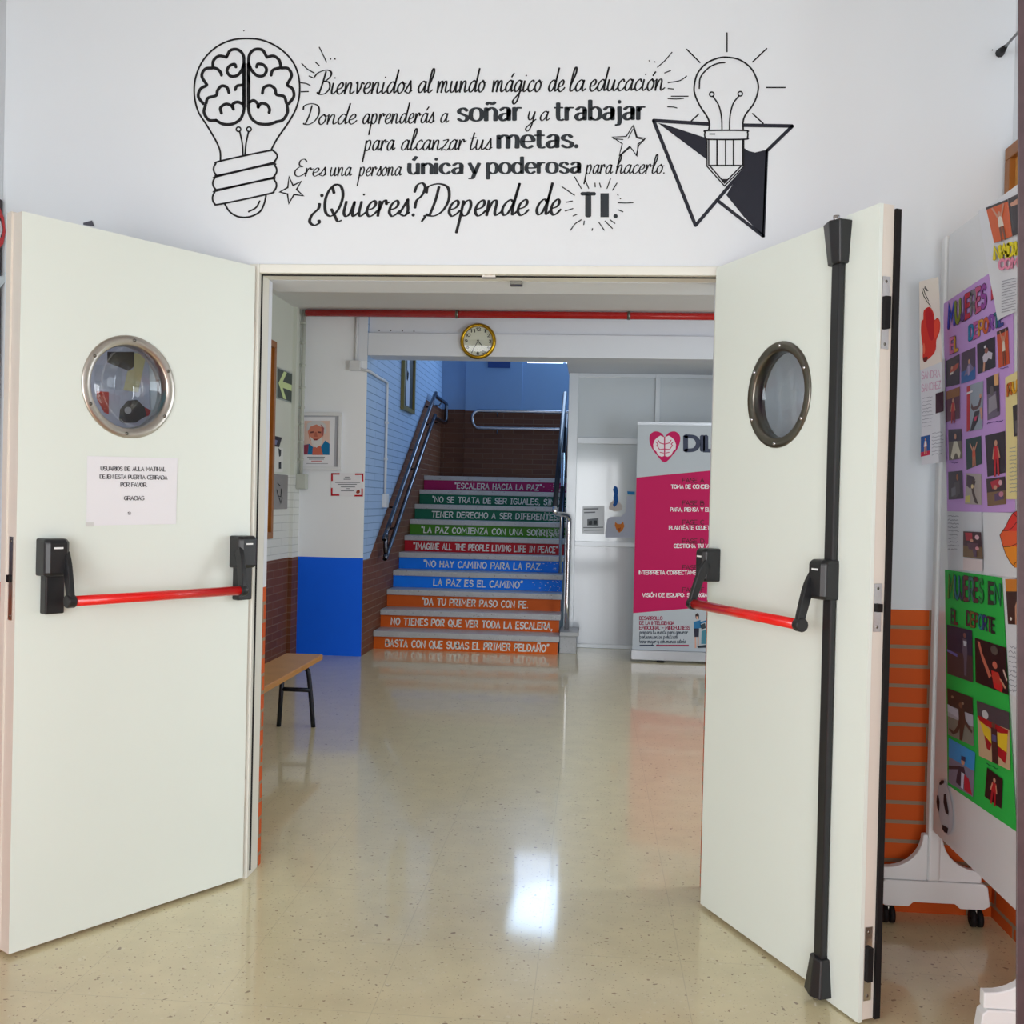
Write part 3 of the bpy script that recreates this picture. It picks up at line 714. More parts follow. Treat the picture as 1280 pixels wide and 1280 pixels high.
script_line('second line reading Donde aprenderas a sonar y a trabajar', [
 ('s', 'Donde', 379, 446, (156, 155), 12.6), ('s', 'aprenderás', 453.8, 543, (155, 153.8), 12.6), ('s', 'a', 551, 561, 153.5, 12),
 ('b', 'soñar', 572.5, 651.5, (152, 150.8), 17), ('s', 'y', 657, 670, 151, 12), ('s', 'a', 675.5, 687, 151, 12), ('b', 'trabajar', 693, 806, (150.8, 149.8), 17)])
script_line('third line reading para alcanzar tus metas', [
 ('s', 'para', 453, 494, (188.5, 188), 13), ('s', 'alcanzar', 502, 583, (188, 187.5), 13), ('s', 'tus', 588, 615, 187.3, 13), ('b', 'metas.', 623.5, 724, (185.8, 184.8), 17)])
script_line('fourth line reading Eres una persona unica y poderosa para hacerlo', [
 ('s', 'Eres', 368.5, 408, (220.6, 220), 10.4), ('s', 'una', 413, 440, 220, 11), ('s', 'persona', 446.5, 502.5, (220, 219.5), 11),
 ('b', 'única', 511.5, 577, (218, 217.6), 14), ('b', 'y', 586, 599, 217.5, 14), ('b', 'poderosa', 610, 724, (217.4, 216.6), 14.2), ('s', 'para', 730, 766, (217.5, 217.3), 11.5), ('s', 'hacerlo.', 770, 831, (217.3, 217), 11.5)])
script_line('large bottom line', [('S', '¿', 387, 405, 264, 21), ('S', 'Quieres', 406, 512, (271, 270), 19.5), ('S', '?', 514, 531.5, 269.5, 19.5), ('S', ',', 527, 531, 271, 17), ('S', 'Depende', 533, 661, (270.5, 269), 19.5), ('S', 'de', 671, 701, 268.6, 19.5)])
g = G()
write(g, BOLD, 'T', wm, DINK, (19, 11, 0), 0, (727, 743.5, 270.8, -20))
g.face([wm(750.5, 241.5), wm(761, 241.5), wm(761, 271.5), wm(750.5, 271.5)], DINK)
dot(g, 769.4, 270.2, 2.7, wm, DINK)
g.build('lettering_word', LETT, 'bold charcoal word reading TI')
g = G()
for s in ('573,125 588,155 602,185', '558,185 573,198', '503,190 525,212 553,228', '532,240 550,248', '498,267 520,270 537,278', '500,303 530,302'): line(g, Z1, s, 1.1)
for s in ('617,170 619,173', '635,170 637,173'): line(g, Z1, s, 1.3)
g.build('tick_marks', LETT, 'thin black sparkle strokes by the brain bulb'); g = G()
for s in ('768,145 740,178 710,205', '738,228 763,218', '752,267 800,258 827,240', '752,290 775,292', '765,321 833,321', '752,330 785,332 815,329', '750,363 772,364 788,368', '676,178 679,181', '698,182 701,185'): line(g, Z2, s, 1.0)
g.build('tick_marks', LETT, 'thin black sparkle strokes by the bulb pencil'); g = G()
for s in ('328,683 378,717', '378,643 405,690', '345,745 370,740', '340,780 372,770', '372,800 388,793', '362,857 380,832 405,815', '417,820 415,835', '475,825 497,857', '500,820 530,850', '520,815 540,830', '450,850 448,858',
          '420,655 435,690', '460,668 461,684', '478,668 483,685', '522,650 508,690', '548,668 530,697', '550,715 553,717', '560,730 563,731', '552,747 585,748 613,746', '552,775 572,783'): line(g, Z2, s, 1.0)
g.build('tick_marks', LETT, 'thin black rays round the word TI')
# bulb with brain
BULB = thing('lightbulb_decal', at(307, 272, 1, -0.001), 'black line drawing of a light bulb holding a brain, left of the wall text', 'decal')
g = G()
line(g, Z1, '178,580 176,540 160,500 125,440 88,380 73,310 80,240 110,175 160,125 220,97 285,90 350,98 415,130 465,180 490,240 494,310 480,370 450,425 405,490 380,537', 1.7)
line(g, Z1, '178,580 365,540 392,542 405,560 395,580 375,590 180,635 158,632 150,612 158,592 178,580', 1.7)
line(g, Z1, '172,640 375,594 396,600 403,620 393,640 372,650 180,692 156,690 147,670 154,650 172,640', 1.7)
line(g, Z1, '172,697 370,653 394,658 402,678 392,700 368,712 180,752 154,750 146,728 154,706 172,697', 1.7)
line(g, Z1, '195,752 215,783 250,803 295,803 335,783 352,752 360,718', 1.7); line(g, Z1, '335,740 320,766 290,783', 1.6)
line(g, Z1, '268,556 265,510 255,463', 1.6); line(g, Z1, '276,556 280,510 290,463', 1.6)
for c in ((250, 453), (292, 453)): line(g, Z1, ' '.join('%f,%f' % (c[0]+9*math.cos(t), c[1]+9*math.sin(t)) for t in [2*math.pi*k/12 for k in range(13)]), 1.4)
g.build('bulb_outline', BULB)
g = G()
for s in ('272,372 272,200 268,155 245,134 217,138 203,162', '203,165 172,160 150,178 147,205', '147,208 117,212 103,240 124,276', '122,278 98,292 89,322 110,352', '118,356 112,385 130,415 160,418', '158,416 188,432 225,432 255,415 268,390 272,372',
          '240,205 234,193 214,200 204,220 218,240 244,238 262,218 270,195', '147,206 165,212 178,225 182,238', '120,350 128,328 160,318 166,298 182,280 203,285 212,308', '236,296 244,280 268,276', '182,390 178,367 200,352 222,360 230,374', '228,368 228,352 246,344 268,352',
          '290,372 290,200 294,155 315,134 345,136 362,162', '362,165 390,160 412,176 420,203', '420,208 448,210 462,238 444,275', '446,278 466,292 471,322 450,352', '444,356 446,385 428,415 398,424', '400,424 370,433 330,430 304,412 293,390 290,372',
          '322,205 328,192 350,196 362,215 350,238 324,238 302,216 292,195', '380,238 388,216 420,206', '345,310 352,286 376,278 396,292 402,314 432,322 442,350', '292,346 310,338 326,350 328,366', '328,366 340,350 362,354 374,372 372,388'):
    line(g, Z1, s, 2.9)
line(g, Z1, '272,365 272,190', 3.4); line(g, Z1, '290,365 290,190', 3.4)
g.build('brain_drawing', BULB, 'thick black brain outline')
# stars
g = G(); sp = '452,643 468,678 500,662 482,694 509,719 472,714 451,750 446,712 415,704 447,686 452,643'
line(g, Z1, sp, 1.5, smooth=False); g.build('star_decal', None, 'small outlined star drawn beside the bulb base, left end of the wall text', 'decal')
g = G(); line(g, Z2, '612,438 625,484 662,489 632,512 628,560 599,521 557,558 569,511 529,484 585,482 612,438', 1.1, smooth=False)
line(g, Z2, '616,443 630,488 658,495 636,516 624,558', 0.9, smooth=False); line(g, Z2, '600,526 564,556', 0.9); line(g, Z2, '533,491 572,494', 0.9); line(g, Z2, '592,490 612,452', 0.8)
g.build('star_decal', None, 'double outlined star drawn to the right of the word metas', 'decal')
# paper plane with bulb pencil
PL = thing('paper_plane_decal', at(915, 300, 1, -0.001), 'black drawing of a bulb pencil riding a paper plane, right of the wall text', 'decal')
NAVY = mat((34, 36, 48), 0.5, 0, 0.3, 'navy_black_vinyl')
g = G()
for s, wd in (('693,418 914,432', 3.4), ('1055,437 1250,440', 3.4), ('1250,440 1150,537', 3.2), ('695,420 862,838', 3.4), ('862,838 1012,662', 3.2), ('950,738 1132,880', 3.2), ('1148,535 1134,882', 2.6)): line(g, Z2, s, wd, NAVY, False)
def zpoly(g, zf, s, m, mapf=wm): g.face([mapf(*zf(p)) for p in P(s)], m)
zpoly(g, Z2, '712,428 740,434 905,488 907,574', NAVY)
zpoly(g, Z2, '1056,528 1075,540 1100,546 1150,534 1134,882 1056,804 985,716 1018,662 1006,660 1056,604', NAVY)
for q in ((695, 420), (862, 838), (1134, 880), (1249, 440)): dot(g, *Z2(q), 1.9, wm, NAVY)
g.build('paper_plane', PL, 'dark folded paper plane')
g = G()
line(g, Z2, '915,455 918,430 908,402 880,360 860,315 857,280 870,230 905,190 950,169 990,165 1040,176 1085,210 1110,262 1112,300 1095,350 1062,395 1052,425 1053,455', 1.6)
line(g, Z2, '877,290 882,245 915,207 950,190 980,186', 1.4)
for c in ((927, 313), (1041, 311)): line(g, Z2, ' '.join('%f,%f' % (c[0]+9*math.cos(t), c[1]+9*math.sin(t)) for t in [2*math.pi*k/12 for k in range(13)]), 1.3)
line(g, Z2, '932,321 955,358 966,405 968,457', 1.4); line(g, Z2, '1036,319 1012,352 1000,402 998,457', 1.4)
line(g, Z2, '912,458 1058,458 1070,466 1070,484 1058,493 912,493 900,484 900,466 912,458', 1.5); line(g, Z2, '918,472 940,472', 1.2)
for xx, wd in ((915, 1.2), (948, 1.5), (982, 1.2), (1014, 1.5), (1050, 1.2)): line(g, Z2, '%d,495 %d,598' % (xx, xx), wd)
line(g, Z2, '915,598 1050,598', 1.4); line(g, Z2, '920,600 978,668 1045,600', 1.3, smooth=False); line(g, Z2, '908,495 908,601 978,680 1055,602 1055,495', 1.2, smooth=False); zpoly(g, Z2, '966,652 992,652 979,666', INK)
for s in ('988,67 988,143', '827,133 880,186', '1147,130 1090,184', '1145,286 1221,286', '875,392 845,420', '1090,390 1133,430'): line(g, Z2, s, 1.3)
g.build('bulb_pencil', PL, 'outlined light bulb with pencil body and rays')
# pinhole specks on the wall
SPK = mat((80, 78, 84), 0.8, 0, 0.2, 'wall_plug')
g = G(); dot(g, 304.8, 38.3, 0.9, wm, SPK); g.build('screw_hole', None, 'tiny dark screw hole in the white wall above the brain bulb', 'screw hole')
g = G(); dot(g, 1240.5, 62.5, 0.9, wm, SPK); g.build('screw_hole', None, 'tiny dark screw hole in the white wall beside the grey rod', 'screw hole')

# ---------------------------------------------------------------- staircase
ST = thing('staircase', (-1.05, S0, 0), 'flight of grey terrazzo stairs with brightly painted risers lettered in white', 'staircase')
XT0, XT1 = XS+0.002, -0.248
steps = [((206, 92, 20), 'BASTA CON QUE SUBAS EL PRIMER PELDAÑO”', 482, 686, 'lowest orange'), ((206, 90, 22), 'NO TIENES POR QUE VER TODA LA ESCALERA,', 489, 690, 'second orange'), ((200, 88, 22), '“DA TU PRIMER PASO CON FE.', 528, 660, 'third orange'),
 ((0, 122, 246), 'LA PAZ ES EL CAMINO”', 542, 653, 'lower blue'), ((0, 120, 244), '“NO HAY CAMINO PARA LA PAZ.', 530, 677, 'upper blue'), ((176, 18, 38), '“IMAGINE ALL THE PEOPLE LIVING LIFE IN PEACE”', 517, 697, 'red'),
 ((66, 128, 32), '“LA PAZ COMIENZA CON UNA SONRISA”', 527, 700, 'light green'), ((16, 104, 80), 'TENER DERECHO A SER DIFERENTES.', 540, 699, 'lower dark green'), ((14, 100, 78), '“NO SE TRATA DE SER IGUALES, SINO', 541, 699, 'upper dark green'), ((160, 18, 92), '“ESCALERA HACIA LA PAZ”', 569, 677, 'magenta')]
CAPS_STEP = dict(CAPS); CAPS_STEP['I'] = SERIF_I
CAPSI = CAPS['I']
PAINTW = mat((226, 228, 226), 0.6, 0, 0.3, 'white_lettering_paint')
for i, (colr, txt, x0, x1, nm) in enumerate(steps):
    y0 = S0+TR*i; z0 = RI*i; z1 = RI*(i+1); th = 0.048
    g = G(); yend = y0+TR+0.04 if i < 9 else YE-0.032
    g.box((XT0, y0, z1-th), (XT1, yend, z1), STONE); g.build('tread', ST, None if i else 'grey speckled stone tread', bevel=0.004)
    g = G(); PM = mottled('riser_paint', colr, 0.05, 9, 0.55, 0.25)
    g.box((XT0, y0+0.022, z0), (XT1-0.012, y0+0.03 if i else y0+0.03, z1-th), PM)
    g.box((XT0, y0+0.03, 0), (XT1-0.012, y0+TR+0.03 if i < 9 else YE-0.032, z1-th), STONE)
    rs = g.build('riser', ST, nm+' painted riser')
    yp = y0+0.0205
    pm = lambda x, z, yp=yp: Vector((x, yp, z))
    zc = (z0+z1-th)/2; hh = 0.058
    yy = 640
    X0 = at(x0, 800-22*i, 1, yp).x; X1 = at(x1, 800-22*i, 1, yp).x
    g = G(); CAPS['I'] = SERIF_I
    write(g, CAPS, txt, pm, PAINTW, (9.5, 9.0, 0), 0.05, (X0, X1, zc-hh/2-0.002, hh), track=9); CAPS['I'] = CAPSI
    g.build('lettering', rs, 'white hand-painted capitals')
    # worn paint chips at the right end
    if i in (3, 4, 6, 7, 8, 9):
        g = G(); n = {3: 25, 4: 16, 6: 150, 7: 170, 8: 90, 9: 90}[i]
        for k in range(n):
            a = XT1-0.02-abs(random.gauss(0, 0.10)); b = random.uniform(z0+0.008, z1-th-0.008); r = random.uniform(0.002, 0.007)
            g.face([pm(max(XT0, min(XT1-0.013, a+r*random.uniform(0.5, 1.6)*math.cos(t))), b+r*random.uniform(0.4, 0.7)*math.sin(t)) for t in [2*math.pi*q/8 for q in range(8)]], PAINTW)
        g.build('worn_patch', rs, 'worn off paint')
g = G(); g.box((XT1+0.001, 5.43, 0), (-0.105, 5.815, 0.15), STONE); g.box((XT1+0.001, 5.405, 0.15), (-0.085, 5.815, 0.185), STONE); g.build('stair_curb', ST, 'grey stone plinth at the foot of the balustrade', bevel=0.004)

# handrails
RAILM = mat((92, 94, 104), 0.25, 1.0, 0.5, 'rail_steel')
hr = thing('handrail', (-1.77, 5.43, 0.8), 'double steel handrail fixed to the left stair wall', 'handrail')
XRL = -1.765
g = G(); up = catmull([(XRL, 5.43, 1.00), (XRL, 6.6, 1.67), (XRL, 7.90, 2.415), (XRL, 8.02, 2.44), (XRL, 8.30, 2.44), (XRL, 8.84, 2.44), (XRL, 8.88, 2.40), (XRL, 8.88, 2.26), (XRL, 8.84, 2.21), (XRL, 8.40, 2.20), (XRL, 8.02, 2.20), (XRL, 7.90, 2.17), (XRL, 6.7, 1.50), (XRL, 5.50, 0.82), (XRL, 5.43, 0.82), (XRL, 5.405, 0.86), (XRL, 5.405, 0.96), (XRL, 5.43, 1.00)], 5)
g.tube(up, 0.021, RAILM, 12); g.build('rail', hr)
for yy, zz in ((5.9, 1.27), (6.9, 1.845), (7.8, 2.36), (8.5, 2.44)):
    g = G(); g.tube([(XRL, yy, zz-0.02), (XRL-0.03, yy, zz-0.06), (XS+0.002, yy, zz-0.06)], 0.009, RAILM, 8); g.build('bracket', hr)
    g = G(); g.tube([(XRL, yy, zz-0.24 + 0.0), (XS+0.002, yy, zz-0.26)], 0.009, RAILM, 8); g.build('bracket', hr)
lr = thing('handrail', (-0.8, 8.92, 2.15), 'level double steel rail across the landing wall at the top of the stairs', 'handrail')
YRL = 8.90
g = G(); zm, rr_ = 2.2625, 0.1025
pts = [(1.3, YRL, zm+rr_), (0, YRL, zm+rr_)] + [(-1.37-rr_*0.8*math.sin(t), YRL, zm+rr_*math.cos(t)) for t in [math.pi*k/12 for k in range(13)]] + [(0, YRL, zm-rr_), (1.3, YRL, zm-rr_)]
LRM = mat((170, 172, 180), 0.25, 1.0, 0.5, 'landing_rail_steel'); g.tube(pts, 0.02, LRM, 12); g.build('rail', lr)
for xx in (-1.15, -0.2, 0.8):
    for zz in (2.365, 2.16):
        g = G(); g.tube([(xx, YRL, zz-0.01), (xx, YRL, zz-0.06), (xx, YE-0.031, zz-0.06)], 0.008, RAILM, 8); g.build('bracket', lr)
bl = thing('balustrade', (-0.2, 5.6, 0.18), 'steel balustrade rising along the right side of the stairs', 'balustrade')
RD = mat((44, 48, 58), 0.4, 0.5, 0.5, 'dark_rail_steel')
XB = -0.315
g = G(); SL = 0.545
pts = [(-0.195, 5.62, 0.185), (-0.195, 5.62, 1.05), (-0.195, 5.60, 1.14), (-0.215, 5.57, 1.18), (-0.27, 5.50, 1.19), (-0.30, 5.45, 1.195), (XB, 5.42, 1.22), (XB, 5.48, 1.265)]
g.tube(catmull(pts, 4), 0.021, CHROME, 12); g.build('end_post', bl, 'bright steel end post bending into the rail')
g = G(); g.tube([(XB, 5.45, 1.248), (XB, 5.45+2.3, 1.248+2.3*0.53)], 0.023, RD, 12); g.build('top_rail', bl)
g = G(); g.tube([(XB+0.03, 6.0, 1.19), (XB+0.03, 5.45+2.3, 1.02+2.3*0.53)], 0.016, RD, 10); g.build('lower_rail', bl)
for yy in (6.42, 6.95):
    i = int((yy-S0)/TR); g = G(); g.tube([(-0.285, yy, RI*(i+1)), (-0.285, yy, 1.248+(yy-5.45)*0.53)], 0.016, CHROME if yy < 6.5 else RD, 10); g.build('post', bl)

# ---------------------------------------------------------------- hall things
g = G(); PIPE = mat((182, 8, 10), 0.25, 0, 0.5, 'red_pipe_paint', coat=0.5)
ppY, ppZ = 4.76, 2.765
pp = thing('fire_pipe', (0, ppY, ppZ), 'red pipe running across the hall below the ceiling', 'pipe')
g.tube([(XH+0.085, ppY, ppZ), (4.49, ppY, ppZ)], 0.029, PIPE, 20); g.build('pipe', pp)
for px in (571.5, 786):
    q = at(px, 390, 1, ppY); g = G(); g.tube([(q.x-0.012, ppY, ppZ), (q.x+0.012, ppY, ppZ)], 0.033, DSTEEL, 16); g.tube([(q.x, ppY, ppZ+0.03), (q.x, ppY, ZH)], 0.005, DSTEEL, 8); g.build('clamp', pp, 'small steel pipe clamp')
# clock
ck = at(598, 427, 1, YP); CKR = 0.142
cl = thing('wall_clock', (ck.x, YP, ck.z-CKR), 'round gold rimmed clock on the white beam above the stairs', 'clock')
GOLD = mat((190, 150, 40), 0.25, 1.0, 0.5, 'gold_plastic')
AX = (0, -1, 0); oc = Vector((ck.x, YP-0.001, ck.z))
g = G(); g.lathe(oc, AX, [(0.02, 0), (CKR, 0), (CKR+0.003, 0.02), (CKR-0.012, 0.045), (CKR-0.024, 0.036), (CKR-0.026, 0.018)], GOLD, 48); g.build('rim', cl, 'gold rim')
g = G(); g.disc(oc+Vector((0, -0.016, 0)), AX, CKR-0.02, mat((226, 230, 214), 0.6, 0, 0.2, 'clock_face')); face = g.build('face', cl)
g = G(); fm = lambda x, z: Vector((oc.x+x, oc.y-0.0175, oc.z+z))
for h in range(1, 13):
    a = math.radians(90-30*h); r = CKR-0.046; t = str(h); wd = 0.009*len(t); write(g, CAPS, t, fm, INK, (10, 10, 0), 0, (r*math.cos(a)-wd, r*math.cos(a)+wd, r*math.sin(a)-0.012, 0.024))
g.build('numerals', face)
for nm, ang, ln, wd in (('hour_hand', -47, 0.052, 0.0028), ('minute_hand', -121, 0.078, 0.002)):
    g = G(); a = math.radians(ang); ribbon(g, [(-0.012*math.cos(a), -0.012*math.sin(a)), (ln*math.cos(a), ln*math.sin(a))], lambda x, z: Vector((oc.x+x, oc.y-0.022, oc.z+z)), INK, wd); g.build(nm, face)
g = G(); g.disc(oc+Vector((0, -0.034, 0)), AX, CKR-0.022, CGLASS, 48); g.build('glass', cl)
# screw plugs on the beam
for px, py in ((474, 413), (488.5, 413), (503, 413.5), (517.5, 414)):
    g = G(); dot(g, px, py, 0.9, lambda x, y: at(x, y, 1, YP+0.0285), SPK)
    g.build('screw_hole', None, 'dark screw hole in the row of four on the white wall left of the clock', 'screw hole', 'row of screw holes by the clock')
# portrait in white frame on the pillar
wy = YP-0.002
pt = at(371, 515, 1, wy); pb_ = at(427, 588, 1, wy)
pf = thing('framed_portrait', (pt.x*0.5+pb_.x*0.5, wy, pb_.z), 'white framed painted portrait of a bearded man on the white pillar', 'picture')
x0, x1, z0, z1 = pt.x-0.02, pb_.x, pb_.z, pt.z
g = G(); FW = mat((226, 228, 232), 0.4, 0, 0.4, 'frame_white'); b = 0.028
for a_, b_ in (((x0, z0), (x1, z0+b)), ((x0, z1-b), (x1, z1)), ((x0, z0+b), (x0+b, z1-b)), ((x1-b, z0+b), (x1, z1-b))): g.box((a_[0], wy-0.028, a_[1]), (b_[0], wy, b_[1]), FW)
g.build('frame', pf, 'white wooden frame', bevel=0.003)
g = G(); g.box((x0+b, wy-0.012, z0+b), (x1-b, wy-0.002, z1-b), mat((182, 184, 194), 0.6, 0, 0.2, 'grey_mount')); g.build('mount', pf, 'grey mount board')
g = G(); q = lambda x, y: at(x, y, 1, wy-0.0135)
g.face([q(376, 521.5), q(419, 521.5), q(417, 583.5), q(375, 583.5)], PAPER); sh = g.build('print', pf, 'white printed sheet')
g = G(); q = lambda x, y: at(x, y, 1, wy-0.0145); Zp = lambda p: (330+p[0]/6.093, 430+p[1]/6.093)
def zp(s, rgb, lay=0): g.face([at(*Zp(p), 1, wy-0.0145-0.0006*lay) for p in P(s)], mat(rgb, 0.7, 0, 0.2))
zp('308,585 500,585 498,845 305,842', (226, 196, 184)); zp('305,770 345,760 380,790 430,790 465,735 500,760 499,845 304,842', (30, 116, 168), 1); zp('304,770 340,764 332,842 304,842', (150, 70, 90), 2); zp('372,790 430,775 450,845 368,845', (206, 110, 90), 2)
zp('335,620 370,598 430,600 458,640 452,700 425,760 400,780 372,760 345,720 335,670', (208, 130, 108), 3)
zp('322,660 330,605 370,585 430,586 466,610 478,660 462,690 448,640 400,612 352,630 338,660', (206, 204, 206), 4); zp('350,705 380,728 420,726 446,700 440,760 400,790 366,768', (220, 216, 214), 4)
zp('352,668 378,664 378,676 354,680', (110, 66, 66), 5); zp('408,664 436,668 434,680 410,676', (110, 66, 66), 5); zp('388,670 400,670 408,708 380,708', (186, 104, 88), 5); zp('372,722 416,722 404,734 382,734', (150, 62, 62), 6); zp('430,610 458,640 452,700 436,690 440,650', (168, 96, 96), 5)
g.build('painting', sh, 'painted face with white hair and blue collar')
g = G()
for y_, xa, xb, cc in ((571, 384, 406, (110, 110, 120)), (573.5, 386, 405, (150, 150, 160)), (575.8, 389, 402, (190, 60, 70)), (579, 383, 410, (170, 170, 178))): g.face([q(xa, y_), q(xb, y_), q(xb, y_+0.9), q(xa, y_+0.9)], mat(cc, 0.7, 0, 0.2))
g.build('caption', sh, 'small printed caption lines')
# evacuation notice with red corners
ev = thing('evacuation_notice', at(434, 621, 1, wy), 'white notice with red corner brackets under the framed portrait', 'notice')
q = lambda x, y: at(x, y, 1, wy-0.001); g = G(); sheet(g, [q(414, 591), q(454.5, 591.5), q(453.5, 621), q(413.5, 620)], PAPER); g.build('sheet', ev)
q = lambda x, y: at(x, y, 1, wy-0.002); g = G(); RC = mat((196, 24, 40), 0.6, 0, 0.3, 'red_print')
for (cx, cy, sx, sy) in ((414, 591.3, 1, 1), (454.3, 591.8, -1, 1), (453.6, 620.6, -1, -1), (413.7, 619.8, 1, -1)):
    g.face([q(cx, cy), q(cx+10.5*sx, cy), q(cx+10.5*sx, cy+2*sy), q(cx, cy+2*sy)], RC); g.face([q(cx, cy), q(cx+2*sx, cy), q(cx+2*sx, cy+10*sy), q(cx, cy+10*sy)], RC)
g.build('corner_brackets', ev, 'red corner brackets')
g = G(); GI = mat((110, 114, 124), 0.7, 0, 0.2, 'grey_ink')
for y_, xa, xb in ((596, 431, 437), (598.6, 429.5, 438.5), (602.6, 419, 450), (605, 422, 446), (608.2, 426, 444), (610.4, 433, 437), (613, 426, 443)): g.face([q(xa, y_), q(xb, y_), q(xb, y_+0.9), q(xa, y_+0.9)], GI)
g.face([q(446, 613), q(449.5, 612), q(450, 615.5), q(447.5, 617.5), q(444.8, 616)], mat((150, 66, 50), 0.7, 0, 0.2)); g.build('print', ev, 'small grey text lines')
# surface conduits on the pillar and stair wall
CW = mat((214, 216, 220), 0.5, 0, 0.3, 'conduit_white')
q = at(443.5, 456.5, 1, YP-0.03)
ct = thing('conduit', (q.x, YP-0.02, q.z), 'white conduit with junction box on the pillar turning onto the stair wall', 'conduit')
g = G(); a_, b_ = at(437, 450.5, 1, YP-0.03), at(450.5, 463, 1, YP-0.03); g.box((a_.x, YP-0.045, b_.z), (b_.x, YP-0.001, a_.z), CW); g.build('junction_box', ct, 'square white junction box', bevel=0.004)
g = G(); t_ = at(446, 398, 1, YP-0.012); g.tube([(t_.x, YP-0.012, a_.z), (t_.x, YP-0.012, 2.79)], 0.011, CW, 10)
z_ = b_.z+0.015
g.tube(catmull([(b_.x, YP-0.015, z_), (XS-0.02, YP-0.015, z_-0.01), (XS+0.014, YP+0.02, z_-0.015), (XS+0.014, 5.3, z_-0.02), (XS+0.014, 5.58, z_-0.02), (XS+0.014, 5.63, z_-0.06), (XS+0.014, 5.63, z_-0.3), (XS+0.014, 5.63, 1.32)], 4), 0.012, CW, 10); g.build('tube', ct)
g = G(); g.box((XS+0.0005, 5.575, 1.21), (XS+0.04, 5.685, 1.33), CW); g.build('socket', ct, 'small white wall socket', bevel=0.004)
for zz in (1.63, 1.95):
    g = G(); g.box((XS+0.0005, 5.61, zz), (XS+0.03, 5.65, zz+0.02), CW); g.build('clip', ct)
# vertical cover strip on pillar edge
a_, b_ = at(449, 400, 1, YP), at(459.5, 400, 1, YP)
g = G(); g.box((a_.x, YP-0.006, 2.40), (XS+0.0, YP-0.0002, 2.79), HALLW); g.build('cover_strip', None, 'short white vertical strip beside the junction box on the pillar', 'strip')
# corner conduit of the hall wall
CG = mat((190, 194, 186), 0.5, 0, 0.3, 'painted_conduit')
cx_, cy_ = XH+0.06, 4.80
cc = thing('conduit', (cx_, cy_, 1.4), 'painted pipe running down the hall corner behind the exit arrow sign', 'conduit')
g = G(); g.tube([(cx_, cy_, 1.45), (cx_, cy_, 2.79)], 0.016, CG, 12); g.build('tube', cc)
for zz in (1.58, 1.72, 1.86, 2.0, 2.16, 2.34, 2.52, 2.68):
    g = G(); g.tube([(cx_, cy_, zz), (cx_, cy_, zz+0.018)], 0.020, CG, 12); g.box((XH+0.0305, cy_-0.008, zz), (cx_, cy_+0.008, zz+0.018), CG); g.build('clip', cc)
g = G(); g.box((XH+0.031, 4.76, 1.35), (XH+0.105, 4.86, 1.47), CG); g.build('junction_box', cc, 'square painted junction box', bevel=0.004)
# exit arrow sign on the hall wall
ex = thing('exit_sign', (XH, 4.53, 1.9), 'dark green sign with pale arrow pointing left on the hall wall', 'sign')
xs = XH+0.003
sy0, sy1 = at(346, 480, 0, xs).y, at(364.5, 480, 0, xs).y; sz1, sz0 = at(346, 458.5, 0, xs).z, at(346, 498, 0, xs).z
g = G(); g.box((xs-0.002, sy0, sz0), (xs+0.004, sy1, sz1), mat((170, 178, 178), 0.3, 0.8, 0.5, 'sign_edge')); g.box((xs+0.004, sy0+0.01, sz0+0.01), (xs+0.005, sy1-0.01, sz1-0.01), mat((10, 44, 36), 0.35, 0, 0.5, 'sign_green')); g.build('panel', ex)
g = G(); AR = mat((206, 224, 160), 0.5, 0, 0.3, 'luminous_green')
def am(u, v): return Vector((xs+0.0062, sy0+(sy1-sy0)*u, sz0+(sz1-sz0)*v))
g.face([am(0.3, .6), am(0.96, .6), am(0.96, .4), am(0.3, .4)], AR); g.face([am(.06, .5), am(.40, .94), am(.60, .94), am(.27, .5)], AR); g.face([am(.06, .5), am(.27, .5), am(.60, .06), am(.40, .06)], AR); g.build('arrow', ex, 'pale green arrow')
# papers and metal cover
xs = XH+0.002
qx = lambda x, y, o=0: at(x, y, 0, xs+o)
g = G(); g.face([qx(336, 543), qx(352.5, 547), qx(349, 559), qx(336, 556.5)], mat((52, 50, 62), 0.6, 0, 0.3)); g.face([qx(342, 549, .001), qx(347, 550.5, .001), qx(345.5, 556, .001), qx(341, 555, .001)], mat((120, 124, 160), 0.6, 0, 0.3)); g.build('photo_print', None, 'small dark photo print on the hall wall below the exit arrow sign', 'photo')
g = G(); sheet(g, [qx(336, 558), qx(354, 560), qx(353.5, 590), qx(336, 590)], mat((222, 224, 220), 0.7, 0, 0.2), (3, 3))
for s in ('348,560 351.5,563 351,570 349,571', '348.5,578 351.5,577 351.5,586 348.5,586', '340,566 341,566 341,570 340,570'): g.face([qx(a, b, .001) for a, b in P(s)], mat((60, 64, 70), 0.7, 0, 0.2))
g.build('wall_paper_sheet', None, 'pale sheet with small dark drawings between photo print and grey cover plate', 'paper')
mc = thing('cover_plate', (XH, 4.38, 1.19), 'grey metal cover plate with a black symbol on the hall wall', 'cover')
g = G(); g.box((XH+0.0005, 4.16, 1.19), (XH+0.02, 4.585, 1.455), mat((150, 148, 148), 0.4, 0.6, 0.4, 'grey_metal')); g.build('plate', mc, bevel=0.004)
g = G(); 
for s in ('347,604 350,607', '346,612 348,620 351,621 352,611', '349,622 351,629 353,622'): ribbon(g, P(s), lambda x, y: at(x, y, 0, XH+0.0215), INK, 0.5)
g.build('symbol', mc)
